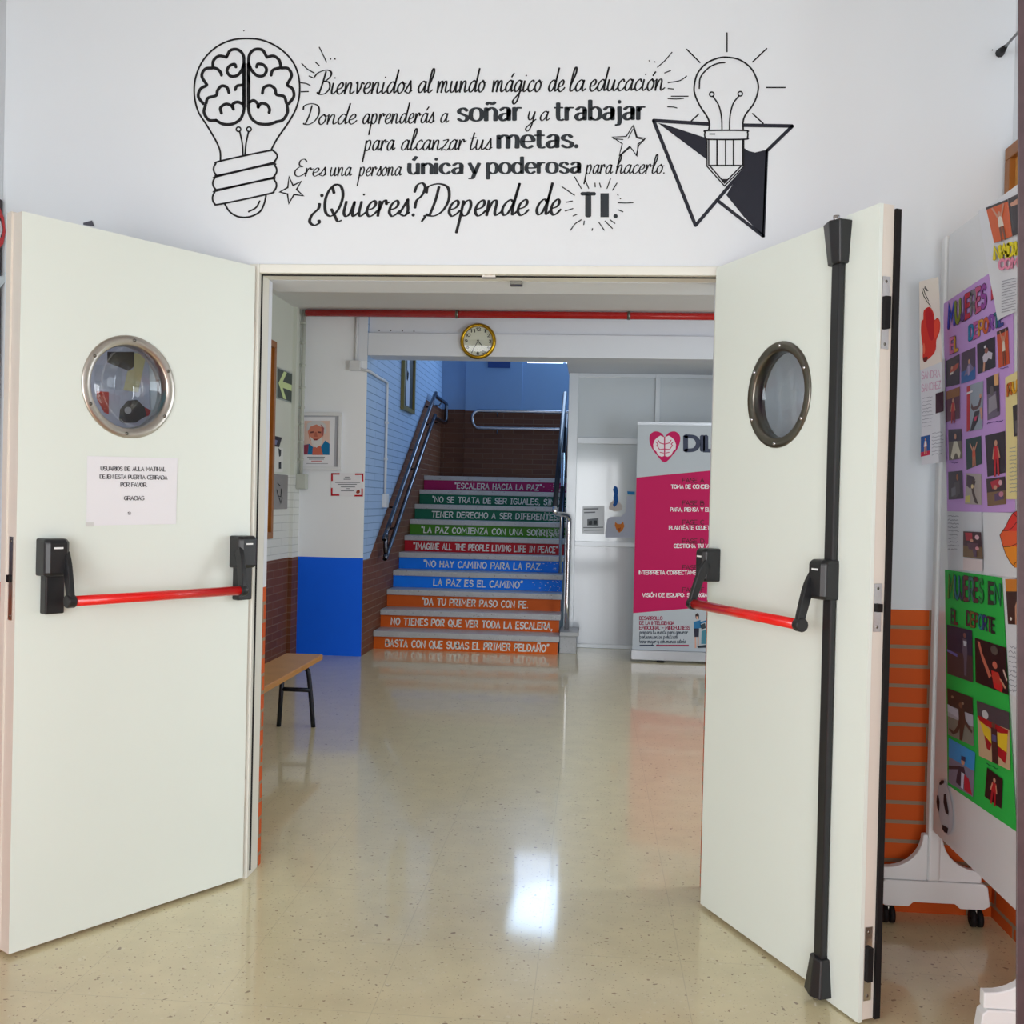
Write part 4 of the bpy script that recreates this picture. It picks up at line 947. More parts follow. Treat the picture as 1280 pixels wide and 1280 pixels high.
# cork board on the hall wall
cb = thing('cork_board', (XH, 3.4, 0.97), 'wood framed notice board on the hall wall above the bench, mostly behind the door frame', 'notice board')
g = G()
for a_, b_ in (((2.9, 0.97), (4.15, 1.02)), ((2.9, 2.385), (4.15, 2.435)), ((2.9, 1.02), (2.95, 2.385)), ((4.10, 1.02), (4.15, 2.385))): g.box((XH+0.001, a_[0], a_[1]), (XH+0.045, b_[0], b_[1]), WOODF)
g.build('frame', cb, 'brown wooden frame', bevel=0.003); g = G(); g.box((XH+0.001, 2.95, 1.02), (XH+0.02, 4.10, 2.385), CORK); g.build('cork_panel', cb)
# bench
bn = thing('bench', (-1.8, 2.3, 0), 'low wooden bench with black metal legs along the hall wall', 'bench')
BM = mat((30, 34, 44), 0.4, 0.5, 0.5, 'bench_metal')
ZBN = 0.385
g = G(); e1 = at(403.5, 818, 2, ZBN); e0 = at(358, 816, 2, ZBN)
xb0, xb1, yb1 = e0.x, e1.x, (e0.y+e1.y)/2
g.box((xb0, 0.45, ZBN-0.032), (xb1, yb1, ZBN), BENCHW); g.build('seat', bn, 'varnished wooden seat', bevel=0.006)
for yy in (yb1-0.18, 0.7):
    g = G(); g.tube(catmull([(xb1-0.005, yy+0.02, 0.0), (xb1-0.03, yy, 0.28), (xb1-0.05, yy, 0.33), (xb1-0.1, yy, 0.345)], 4), 0.013, BM, 10); g.tube([(xb0+0.04, yy, 0.345), (xb0+0.02, yy, 0.0)], 0.013, BM, 10)
    g.tube([(xb0+0.03, yy, 0.21), (xb1-0.022, yy, 0.21)], 0.012, BM, 10); g.tube([(xb0+0.04, yy, 0.343), (xb1-0.09, yy, 0.343)], 0.011, BM, 10); g.build('leg_frame', bn, 'black tubular leg frame')
# picture on the stair wall
pk = thing('framed_picture', (XS, 6.66, 2.14), 'tall dark framed painting with a pale figure on the blue stair wall', 'picture')
g = G(); GF = mat((122, 112, 64), 0.4, 0.3, 0.4, 'olive_frame')
for a_, b_ in (((6.34, 2.145), (6.96, 2.185)), ((6.34, 2.81), (6.96, 2.85)), ((6.34, 2.185), (6.385, 2.81)), ((6.915, 2.185), (6.96, 2.81))): g.box((XS+0.001, a_[0], a_[1]), (XS+0.035, b_[0], b_[1]), GF)
g.build('frame', pk, 'thin olive frame'); g = G(); g.box((XS+0.001, 6.385, 2.185), (XS+0.015, 6.915, 2.81), mat((26, 34, 40), 0.5, 0, 0.3)); g.build('canvas', pk, 'dark canvas')
g = G(); km = lambda y, z: Vector((XS+0.0165, y, z))
g.face([km(*p) for p in P('6.55,2.20 6.72,2.20 6.74,2.45 6.68,2.62 6.72,2.74 6.62,2.80 6.54,2.72 6.58,2.6 6.53,2.4')], mat((190, 200, 220), 0.6, 0, 0.2)); g.face([km(*p) for p in P('6.56,2.46 6.62,2.44 6.66,2.52 6.58,2.55')], mat((30, 34, 44), 0.6, 0, 0.2)); g.build('pale_figure', pk)
g = G(); a_ = at(610, 452, 1, YE-0.032); b_ = at(638, 460, 1, YE-0.032); g.box((a_.x, YE-0.04, b_.z), (b_.x, YE-0.0305, b_.z+0.2), mat((46, 72, 130), 0.5, 0, 0.3)); g.build('wall_panel', None, 'dark blue rectangle high on the landing wall under the beam', 'panel')

# ---------------------------------------------------------------- aluminium partition
YQ = 5.842
pq = thing('partition', (0.6, YQ, 0), 'white aluminium and glass partition to the right of the stairs', 'partition')
AL = mat((206, 212, 218), 0.3, 0.1, 0.5, 'white_aluminium', coat=0.4)
PANEL = mat((200, 208, 214), 0.10, 0, 0.5, 'glossy_panel', coat=0.6)
LAMI = mat((198, 204, 212), 0.14, 0, 0.5, 'laminate_panel', coat=0.5)
XQ0, XQ1, ZQ = -0.228, 4.49, zb-0.001
g = G()
st_ = [(XQ0, XQ0+0.085), (at(819, 500, 1, YQ).x, at(825, 500, 1, YQ).x), (1.42, 1.47), (2.35, 2.40), (3.4, 3.45), (4.44, 4.49)]
for a_, b_ in st_: g.box((a_, YQ-0.02, 0.0), (b_, YQ+0.03, ZQ), AL)
g.build('stile', pq, 'white aluminium uprights', bevel=0.003)
g = G()
zr1, zr2 = at(750, 551, 1, YQ).z, at(750, 680, 1, YQ).z
for za, zb_ in ((0.0, 0.035), (zr2-0.022, zr2+0.022), (zr1-0.028, zr1+0.028), (ZQ-0.035, ZQ)): g.box((XQ0+0.085, YQ-0.016, za), (XQ1, YQ+0.026, zb_), AL)
g.build('rail', pq, 'white aluminium cross rails', bevel=0.003)
for za, zb_, mm, nm in ((0.035, zr2-0.022, LAMI, 'lower_panel'), (zr2+0.022, zr1-0.028, PANEL, 'middle_panel'), (zr1+0.028, ZQ-0.035, PANEL, 'upper_panel')):
    g = G(); g.box((XQ0+0.085, YQ, za), (XQ1-0.05, YQ+0.01, zb_), mm); g.build(nm, pq)
# things stuck on the partition
qp = lambda x, y, o=0.0: at(x, y, 1, YQ-0.002-o)
sh = thing('printed_sheet', qp(741, 667), 'white printed sheet stuck on the glossy partition beside the stair balustrade', 'paper')
g = G(); sheet(g, [qp(728, 633), qp(755.5, 632.5), qp(755.5, 668), qp(727.5, 667)], mat((222, 226, 232), 0.5, 0, 0.3)); g.build('sheet', sh)
g = G()
for s, cc in (('729.5,635.5 748,635 748,637 729.5,637.5', (140, 144, 150)), ('730,640 744,639.5 744,641 730,641.5', (120, 124, 132)), ('734,649 748,647.5 748,657 734,657', (120, 126, 132)), ('736,651 740,651 740,656 736,656', (60, 64, 72)), ('742,650.5 746,650.5 746,656 742,656', (70, 74, 80)), ('729,659 754,658.5 754,659.6 729,660', (110, 114, 120)), ('730,662.5 752,662 752,663 730,663.5', (130, 134, 140))): g.face([qp(a, b, .001) for a, b in P(s)], mat(cc, 0.7, 0, 0.2))
g.build('print', sh, 'grey printed text and picture')
def ppoly(g, s, cc, o=0.0): g.face([qp(a, b, o) for a, b in P(s)], mat(cc, 0.6, 0, 0.3))
dg = thing('paper_cutout', qp(770, 640), 'paper cut-out with a blue figure on the partition above the fox heart', 'paper cut-out')
g = G(); ppoly(g, '762,630 770,622 778,632 777,638 768,639.5 761,636', (216, 208, 206)); g.build('base_card', dg)
g = G(); ppoly(g, '768.5,607 771.5,609 773,614 772,619 773,626 771,631 768,634 766,631 768,627 766.5,622 768,617 766,612', (20, 92, 176), .001); g.build('blue_figure', dg, 'bright blue figure')
fx = thing('paper_cutout', qp(772, 672), 'lilac paper cut-out with an orange fox heart on the partition rail', 'paper cut-out')
g = G(); ppoly(g, '756.5,672 757,660 759,650 763,646 776,646 782,640 784,620 793,620 793,672', (196, 202, 222)); g.build('card', fx)
g = G(); ppoly(g, '769,652 772,655 776,655 779,652 780.5,658 778,663 774,666 770.5,662 768.5,657', (224, 130, 50), .001); ppoly(g, '772,659 774,660.5 776,659 775,664 773,664', (190, 90, 40), .0015); g.build('fox_heart', fx, 'orange fox face heart')
g = G(); ppoly(g, '784,614 793.5,614.5 793.5,618.5 784.5,618', (40, 130, 196), .001); g.build('blue_band', fx)

# ---------------------------------------------------------------- roll-up banner
fb = at(792.5, 826, 2, 0.0); YR = fb.y
rb = thing('rollup_banner', (fb.x+0.43, YR, 0), 'magenta and grey roll-up banner standing before the partition', 'banner')
xa = at(794.5, 640, 1, YR).x; xw = xa+0.86
zt = at(795, 530, 1, YR).z
GB = mat((178, 186, 194), 0.45, 0, 0.35, 'banner_grey'); MG = mat((188, 2, 86), 0.55, 0, 0.25, 'banner_magenta'); MG2 = mat((150, 8, 66), 0.45, 0, 0.4, 'banner_dark_magenta')
g = G(); g.box((xa-0.012, YR-0.04, 0.012), (xw+0.012, YR+0.05, 0.095), mat((168, 172, 178), 0.3, 0.8, 0.5, 'banner_base')); g.box((xa+0.2, YR-0.06, 0), (xa+0.26, YR+0.06, 0.014), RUBBER); g.box((xw-0.26, YR-0.06, 0), (xw-0.2, YR+0.06, 0.014), RUBBER); g.build('base', rb, 'silver cassette base', bevel=0.006)
g = G(); g.box((xa, YR+0.0005, 0.095), (xw, YR+0.003, zt), GB); ban = g.build('sheet', rb, 'printed banner sheet')
g = G(); g.box((xa-0.003, YR-0.004, zt-0.004), (xw+0.003, YR+0.012, zt+0.02), mat((190, 194, 200), 0.3, 0.7, 0.5)); g.build('top_bar', rb, 'silver top bar')
g = G(); g.tube([(xa+0.43, YR+0.03, 0.09), (xa+0.43, YR+0.02, zt)], 0.009, DSTEEL, 8); g.build('pole', rb)
bq = lambda x, y, o=0.0: at(x, y, 1, YR-0.0004-o)
def bx_(z): return z
g = G(); a1, a2, a3, a4 = bq(795.3, 597), bq(793.3, 766.5), bq(888, 758.5), bq(890, 588)
def ext(p, q_): t = (xw-p.x)/(q_.x-p.x); return p+(q_-p)*t
a1.x = xa; a2.x = xa
g.face([a1, a2, ext(a2, a3), ext(a1, a4)], MG); g.build('magenta_field', ban, 'slanted magenta field')
Zb = lambda p: (785+p[0]/4, 520+p[1]/4)
g = G()
hs = P('183,232 140,190 118,158 107,125 110,95 128,79 150,78 170,88 184,105 198,88 218,78 240,79 258,96 261,122 250,158 226,192 183,232')
hs = [(v.x, v.y) for v in catmull([(a, b, 0) for a, b in hs], 4)]
g.face([bq(*Zb(p)) for p in hs[:-1]], MG)
for sgn in (-1, 1):
    br = P('180,200 180,106 162,98 146,108 134,120 126,142 128,165 142,178 150,196 168,204')
    br = [(183+(183-x)*sgn*-1 if sgn == 1 else x, y) for x, y in br] if sgn == -1 else [(366-x, y) for x, y in br]
    g.face([bq(*Zb(p), .0005) for p in br], mat((222, 216, 222), 0.6, 0, 0.3))
    for s in ('180,140 160,135 150,120', '180,165 158,168 146,150', '140,130 150,140 142,150', '178,185 160,182'):
        pts = P(s); pts = pts if sgn == -1 else [(366-x, y) for x, y in pts]
        ribbon(g, [Zb(p) for p in pts], lambda x, y: bq(x, y, .001), MG, 0.5)
g.build('heart_logo', ban, 'magenta heart holding a white brain')
NV = mat((52, 60, 84), 0.5, 0, 0.3, 'navy_print'); WP = mat((238, 236, 240), 0.5, 0, 0.3, 'white_print')
bt_ = lambda x, y: bq(x, y, .0008)
g = G(); write(g, CAPS, 'DIL', bt_, NV, (15, 13, 0), 0, (857, 895, 563.2, -18)); g.build('lettering', ban, 'large navy capitals')
g = G()
for k, (txt, xa_, xb_, yb) in enumerate((('TOMA DE CONCIEN', 839, 888, 610.5), ('PARA, PIENSA Y EL', 838, 887.5, 639.2), ('PLANTÉATE OBJETI', 836.5, 888, 662), ('GESTIONA TU VID', 842.5, 890, 684.7), ('INTERPRETA CORRECTAMENTE', 799, 881, 718), ('VISIÓN DE EQUIPO: SINERGIA', 803, 884, 746.2))):
    write(g, CAPS, txt, bt_, WP, (11, 9, 0), 0, (xa_, xb_, yb, -4.6))
g.build('lettering', ban, 'white capitals on magenta')
g = G()
for k, (t, yb) in enumerate((('FASE A', 603), ('FASE B', 631.5), ('FASE C', 655.5), ('FASE D', 679), ('FASE E', 712), ('FASE F', 740))):
    write(g, CAPS, t, bt_, mat((96, 8, 46), 0.5, 0, 0.3, 'dark_magenta_print'), (11, 9, 0), 0, (853, 880, yb, -5.4))
g.build('lettering', ban, 'dark phase headings')
g = G()
for t, x1_, yb in (('DESARROLLO', 828, 774.8), ('DE LA INTELIGENCIA', 842.5, 780.8), ('EMOCIONAL - MINDFULNESS', 862, 786.8)): write(g, CAPS, t, bt_, MG2, (11, 9, 0), 0, (799.5, x1_, yb, -4.2))
for t, x1_, yb in (('prepara tu mente para generar', 860, 792.6), ('pensamientos positivos', 847, 798.4), ('vivir mejor y con menos estrés', 857, 804)): write(g, SCRIPT, t, bt_, mat((70, 80, 96), 0.6, 0, 0.3), (10, 9, 0), 0, (799.5, x1_, yb, -3.0))
g.face([bt_(820, 806), bt_(861, 806), bt_(861, 808), bt_(820, 808)], MG2); g.face([bt_(799.5, 806), bt_(818, 806), bt_(818, 807.6), bt_(799.5, 807.6)], NV)
g.build('lettering', ban, 'small lettering block')
g = G()
def bpol(s, cc, o=0.0): g.face([bq(*Zb(p), .0008+o) for p in P(s)], mat(cc, 0.6, 0, 0.3))
bpol('328,1030 362,1020 366,1060 330,1065', (40, 110, 160)); bpol('336,995 346,985 356,995 354,1015 340,1015', (60, 40, 40)); bpol('341,1002 351,1002 350,1016 342,1016', (220, 170, 150), .0004)
bpol('330,1062 356,1062 354,1105 332,1105', (40, 40, 60)); bpol('334,1105 340,1105 342,1160 334,1160', (210, 160, 140)); bpol('348,1105 354,1105 354,1150 349,1150', (210, 160, 140)); bpol('360,1030 400,1018 402,1026 362,1040', (40, 110, 160)); bpol('368,1075 420,1060 420,1140 366,1140', (70, 130, 150)); bpol('345,1150 420,1140 420,1158 350,1160', (40, 50, 60)); bpol('360,1045 385,1035 390,1060 368,1068', (50, 60, 70))
g.build('woman_figure', ban, 'small drawn figure of a woman at a desk')

# ---------------------------------------------------------------- rolling whiteboard at the right
XW = 1.07; YW0 = -0.13; YW1 = -0.88
rw = thing('rolling_board', (1.12, -0.45, 0), 'white rolling board on wheeled feet covered with school posters beside the right wall', 'board')
g = G(); g.box((XW, YW1, 0.305), (XW+0.022, YW0, 2.135), BOARDM); g.build('panel', rw, 'white enamel panel', bevel=0.003)
for yy in (YW0+0.04, YW1-0.04):
    g = G(); g.box((XW-0.004, yy-0.02, 0.14), (XW+0.034, yy+0.02, 2.14), WHITE); g.build('post', rw, 'white upright post', bevel=0.008, seg=3)
    # foot with concave shoulder
    g = G(); xl, xr = 0.920, 1.256; yf = yy-0.02
    lowp = [(xl, 0.072), (xl+0.008, 0.130), (xl+0.02, 0.140), (xr-0.02, 0.140), (xr-0.008, 0.130), (xr, 0.072), (xr-0.02, 0.060), (xr-0.09, 0.060), (xr-0.105, 0.074), (xl+0.105, 0.074), (xl+0.09, 0.060), (xl+0.02, 0.060)]
    g.prism([(x, yf, z) for x, z in lowp], (0, 0.04, 0), WHITE)
    xe = XW-0.004
    arc = [(xl+0.022+(xe-0.014-xl-0.022)*math.sin(t), 0.178+0.105*(1-math.cos(t))) for t in [math.pi/2*k/10 for k in range(11)]]
    left = [(xe, 0.141), (xl+0.012, 0.141), (xl+0.012, 0.178)] + arc + [(xe, 0.284)]
    g.prism([(x, yf+0.006, z) for x, z in left], (0, 0.028, 0), WHITE)
    right = [(2*XW+0.022-x, z) for x, z in left]
    right = [(min(x, xr-0.018), z) for x, z in right]
    g.prism([(x, yf+0.006, z) for x, z in right], (0, 0.028, 0), WHITE)
    ft = g.build('foot', rw, 'white wooden foot with curved shoulders', bevel=0.003)
    for xx in (xl+0.035, xr-0.035):
        g = G(); g.lathe((xx-0.016, yy, 0.027), (1, 0, 0), [(0.004, 0), (0.026, 0), (0.026, 0.012), (0.004, 0.012)], RUBBER, 18); g.lathe((xx+0.004, yy, 0.027), (1, 0, 0), [(0.004, 0), (0.026, 0), (0.026, 0.012), (0.004, 0.012)], RUBBER, 18); g.tube([(xx, yy, 0.027), (xx, yy, 0.061)], 0.007, DSTEEL, 8); g.build('caster', ft, 'small black twin caster')
# posters on the board: coordinates follow the board plane
xw0 = XW-0.0012
def bw(x, y, o=0.0): return at(x, y, 0, xw0-o)
YCURL = -0.118
def bcurl(x, y, o=0.0):
    p = bw(x, y, o)
    return p if p.y < YCURL-o*0.3 else at(x, y, 1, YCURL-o*0.3)
def bil(c, u, v):
    (a, b, c_, d) = c
    return (a[0]*(1-u)*(1-v)+b[0]*u*(1-v)+c_[0]*u*v+d[0]*(1-u)*v, a[1]*(1-u)*(1-v)+b[1]*u*(1-v)+c_[1]*u*v+d[1]*(1-u)*v)
def paper(name, cor, colr, label, cat='poster', lift=0.0, rough=0.7, und=0.0, bulge=0.0, mapf=None):
    bot = (mapf or bw)(*cor[3]); t = thing(name, bot, label, cat)
    g = G()
    if mapf:
        n = 14; k = g.mi(mat(colr, rough, 0, 0.25)); V = [[g.bm.verts.new(mapf(*bil(cor, i/n, j/n), lift)) for i in range(n+1)] for j in range(n+1)]
        for j in range(n):
            for i in range(n): g.bm.faces.new((V[j][i], V[j+1][i], V[j+1][i+1], V[j][i+1])).material_index = k
    else: sheet(g, [bw(*c, lift) for c in cor], mat(colr, rough, 0, 0.25), (8, 8), bulge, (-1, 0, 0), und)
    g.build('sheet', t)
    return t
def photo(parent, cor, bgs, figs, lift=0.0025, label=None, border=None, mapf=bw):
    """a small printed picture: bgs = horizontal bands [(v0, v1, rgb)], figs = [(points uv, rgb)]"""
    g = G()
    c = [(float(a), float(b)) for a, b in cor]
    mp_ = lambda u, v, o: mapf(*bil(c, u, v), lift+o)
    if border:
        g.face([mp_(u, v, -0.0004) for u, v in ((-.06, -.05), (1.06, -.05), (1.06, 1.05), (-.06, 1.05))], mat(border, 0.5, 0, 0.3))
    for v0, v1, cc in bgs: g.face([mp_(0, v0, 0), mp_(1, v0, 0), mp_(1, v1, 0), mp_(0, v1, 0)], mat(cc, 0.45, 0, 0.35))
    for k, (pts, cc) in enumerate(figs):
        if isinstance(pts, str): pts = P(pts)
        g.face([mp_(u, v, 0.0003+0.0002*k) for u, v in pts], mat(cc, 0.45, 0, 0.35))
    return g.build('photograph', parent, label)
def blob(cx, cy, rx, ry, n=10, a0=0): return [(cx+rx*math.cos(2*math.pi*k/n), cy+ry*math.sin(2*math.pi*k/n)) for k in range(n)]
def athlete(body, skin, cx=0.5, top=0.18, arms='down', leg=None, sc=1.0):
    leg = leg or skin
    f = [(P(f'{cx-.10*sc},{top+.14*sc} {cx+.10*sc},{top+.14*sc} {cx+.13*sc},{top+.42*sc} {cx-.13*sc},{top+.42*sc}'), body), (blob(cx, top+.07*sc, .07*sc, .07*sc), skin)]
    f += [(P(f'{cx-.12*sc},{top+.42*sc} {cx-.01*sc},{top+.42*sc} {cx-.05*sc},{top+.80*sc} {cx-.14*sc},{top+.80*sc}'), leg), (P(f'{cx+.01*sc},{top+.42*sc} {cx+.12*sc},{top+.42*sc} {cx+.14*sc},{top+.80*sc} {cx+.05*sc},{top+.80*sc}'), leg)]
    if arms == 'up': f += [(P(f'{cx-.10*sc},{top+.2*sc} {cx-.30*sc},{top-.14*sc} {cx-.24*sc},{top-.16*sc} {cx-.04*sc},{top+.15*sc}'), skin), (P(f'{cx+.10*sc},{top+.2*sc} {cx+.30*sc},{top-.14*sc} {cx+.24*sc},{top-.16*sc} {cx+.04*sc},{top+.15*sc}'), skin)]
    elif arms == 'out': f += [(P(f'{cx-.10*sc},{top+.15*sc} {cx-.36*sc},{top+.12*sc} {cx-.36*sc},{top+.18*sc} {cx-.10*sc},{top+.23*sc}'), skin), (P(f'{cx+.10*sc},{top+.15*sc} {cx+.36*sc},{top+.12*sc} {cx+.36*sc},{top+.18*sc} {cx+.10*sc},{top+.23*sc}'), skin)]
    else: f += [(P(f'{cx-.11*sc},{top+.15*sc} {cx-.19*sc},{top+.40*sc} {cx-.14*sc},{top+.42*sc} {cx-.07*sc},{top+.2*sc}'), skin), (P(f'{cx+.11*sc},{top+.15*sc} {cx+.19*sc},{top+.40*sc} {cx+.14*sc},{top+.42*sc} {cx+.07*sc},{top+.2*sc}'), skin)]
    return f
SK = (206, 150, 124); DK = (34, 28, 38)
# boxing glove sheet
bgp = paper('glove_drawing', [(1149, 352), (1173, 346), (1178, 452), (1150, 463)], (230, 222, 212), 'cream sheet with a red boxing glove drawing hanging at the board corner', 'drawing', 0.008, mapf=bcurl)
Zg = lambda p: (1140+p[0]/6.73, 290+p[1]/6.73)
def gpol(g, s, cc, o=0.004, sm=True):
    pts = [Zg(p) for p in P(s)]
    if sm: pts = [(v.x, v.y) for v in catmull([(a, b, 0) for a, b in pts+pts[:1]], 3)][:-1]
    g.face([bcurl(x, y, o) for x, y in pts], mat(cc, 0.5, 0, 0.3))
g = G(); gpol(g, '150,630 185,690 190,740 215,720 236,760 232,840 205,910 200,990 160,1050 95,1085 90,960 76,840 80,750 95,735 100,660', (206, 52, 38), 0.014); gpol(g, '112,660 150,640 175,700 185,800 180,900 150,900 120,780', (186, 30, 36), 0.0145); gpol(g, '190,750 225,740 226,820 196,900 186,850', (228, 74, 50), 0.0145); gpol(g, '92,1060 130,1050 125,1085 100,1092', (110, 36, 30), 0.0150); gpol(g, '100,930 110,990 100,1030 92,990', (228, 110, 80), 0.0150)
g.build('glove', bgp, 'red boxing glove')
g = G()
for s in ('82,485 100,540 130,590 160,625', '95,475 110,520 140,580', '108,460 135,495', '105,470 125,495'): ribbon(g, [Zg(p) for p in P(s)], lambda x, y: bcurl(x, y, 0.014), INK, 0.45)
g.build('laces', bgp, 'black drawn laces')
# handwritten sheet
hw_ = paper('handwritten_sheet', [(1151, 455), (1181, 448), (1182, 577), (1152, 581)], (216, 217, 224), 'grey-white handwritten sheet with two tiny photos below the boxing glove', 'sheet', 0.006, mapf=bcurl)
hwm = lambda x, y: bcurl(x, y, 0.009)
g = G(); PK = mat((206, 160, 186), 0.7, 0, 0.2, 'pink_pencil'); write(g, CAPS, 'SANDRA', hwm, PK, (5, 5, 0), 0, (1152, 1175, (474, 471), -9)); write(g, CAPS, 'SANCHEZ', hwm, PK, (5, 5, 0), 0, (1152, 1176, (490, 485), -9)); g.build('heading', hw_, 'faint pink pencil name')
def scribble(g, mapf, x0, x1, ys, slope, m, wdt=0.3, amp=0.8, step=1.6):
    for y in ys:
        pts = []; x = x0; e = x1-random.uniform(0, (x1-x0)*0.15)
        while x < e: pts.append((x, y+slope*(x-x0)+random.uniform(-amp, amp))); x += step*random.uniform(0.6, 1.3)
        if len(pts) > 2: ribbon(g, pts, mapf, m, wdt)
PEN = mat((150, 152, 166), 0.7, 0, 0.2, 'pencil_grey')
g = G(); scribble(g, hwm, 1153, 1167, [498+4.4*k for k in range(9)], -0.15, PEN); scribble(g, hwm, 1165, 1180, [542+4.4*k for k in range(7)], -0.15, PEN); g.build('handwriting', hw_, 'lines of pencil handwriting')
photo(hw_, [(1169.5, 492), (1179.5, 489), (1179.5, 514), (1169.5, 517)], [(0, 1, (70, 40, 56))], athlete((206, 130, 160), SK, sc=1.1, top=.12), 0.009, label='tiny pink and dark photo', mapf=bcurl)
photo(hw_, [(1151, 546), (1162.5, 543.5), (1162.5, 568.5), (1151, 571)], [(0, .78, (40, 84, 150)), (.78, 1, (190, 30, 70))], athlete((220, 226, 236), SK, sc=1.0, top=.12), 0.009, label='tiny blue and pink photo', mapf=bcurl)
# purple poster
pu = paper('purple_poster', [(1179, 380), (1266, 322), (1269, 641), (1184, 639)], (204, 162, 228), 'purple poster headed Mujeres en el Deporte with rows of athlete photos', 'poster', 0.001)
pm_ = lambda x, y: bw(x, y, 0.003)
MULTI = [(36, 70, 190), (124, 140, 50), (96, 60, 120), (196, 40, 60), (130, 120, 130), (200, 90, 130), (150, 60, 150)]
def bubble(parent, txt, x0, x1, yb, h, cols, outline=(60, 40, 60), mapf=None, nm='heading', wide=11.5):
    g = G(); n = len(txt); it, wd = layout(CAPS, txt)
    pos = []; x = 0
    for ch in txt: pos.append(x/wd); x += glyph(CAPS, ch)[0]
    def mf(k, t):
        i = max(j for j in range(n) if pos[j] <= t+0.012); return mat(cols[i % len(cols)], 0.6, 0, 0.3)
    om = mat(outline, 0.6, 0, 0.3)
    write(g, CAPS, txt, lambda a, b: mapf(a, b), om, (wide+2.6, wide+2.2, 0), 0, (x0, x1, yb, h))
    write(g, CAPS, txt, lambda a, b: mapf(a, b)+Vector((-0.0005, 0, 0)), None, (wide, wide-0.5, 0), 0, (x0, x1, yb, h), matf=mf)
    return g.build(nm, parent, 'coloured bubble letters reading '+txt.title())
bubble(pu, 'MUJERES', 1185.5, 1232, (409.5, 382), -26, [(36, 70, 200), (128, 140, 46), (96, 60, 130), (196, 40, 66), (128, 120, 130), (196, 84, 130), (150, 70, 160)], mapf=pm_)
bubble(pu, 'EN', 1240.5, 1255, (372, 362), -19, [(196, 40, 66), (60, 60, 160)], mapf=pm_)
bubble(pu, 'EL', 1188, 1197.5, (441, 437), -17, [(216, 120, 170), (214, 160, 60)], mapf=pm_)
bubble(pu, 'DEPORTE', 1211.5, 1254, (425, 405), -17, [(40, 130, 180), (196, 90, 160), (216, 150, 60), (200, 90, 50), (140, 80, 180), (30, 100, 120), (60, 70, 150)], mapf=pm_)
def Za(s): return [(1140+x/6.73, 290+y/6.73) for x, y in P(s)]
def Zc(s): return [(1170+x/9.143, 420+y/9.143) for x, y in P(s)]
def Zd(s): return [(1140+x/8, 560+y/8) for x, y in P(s)]
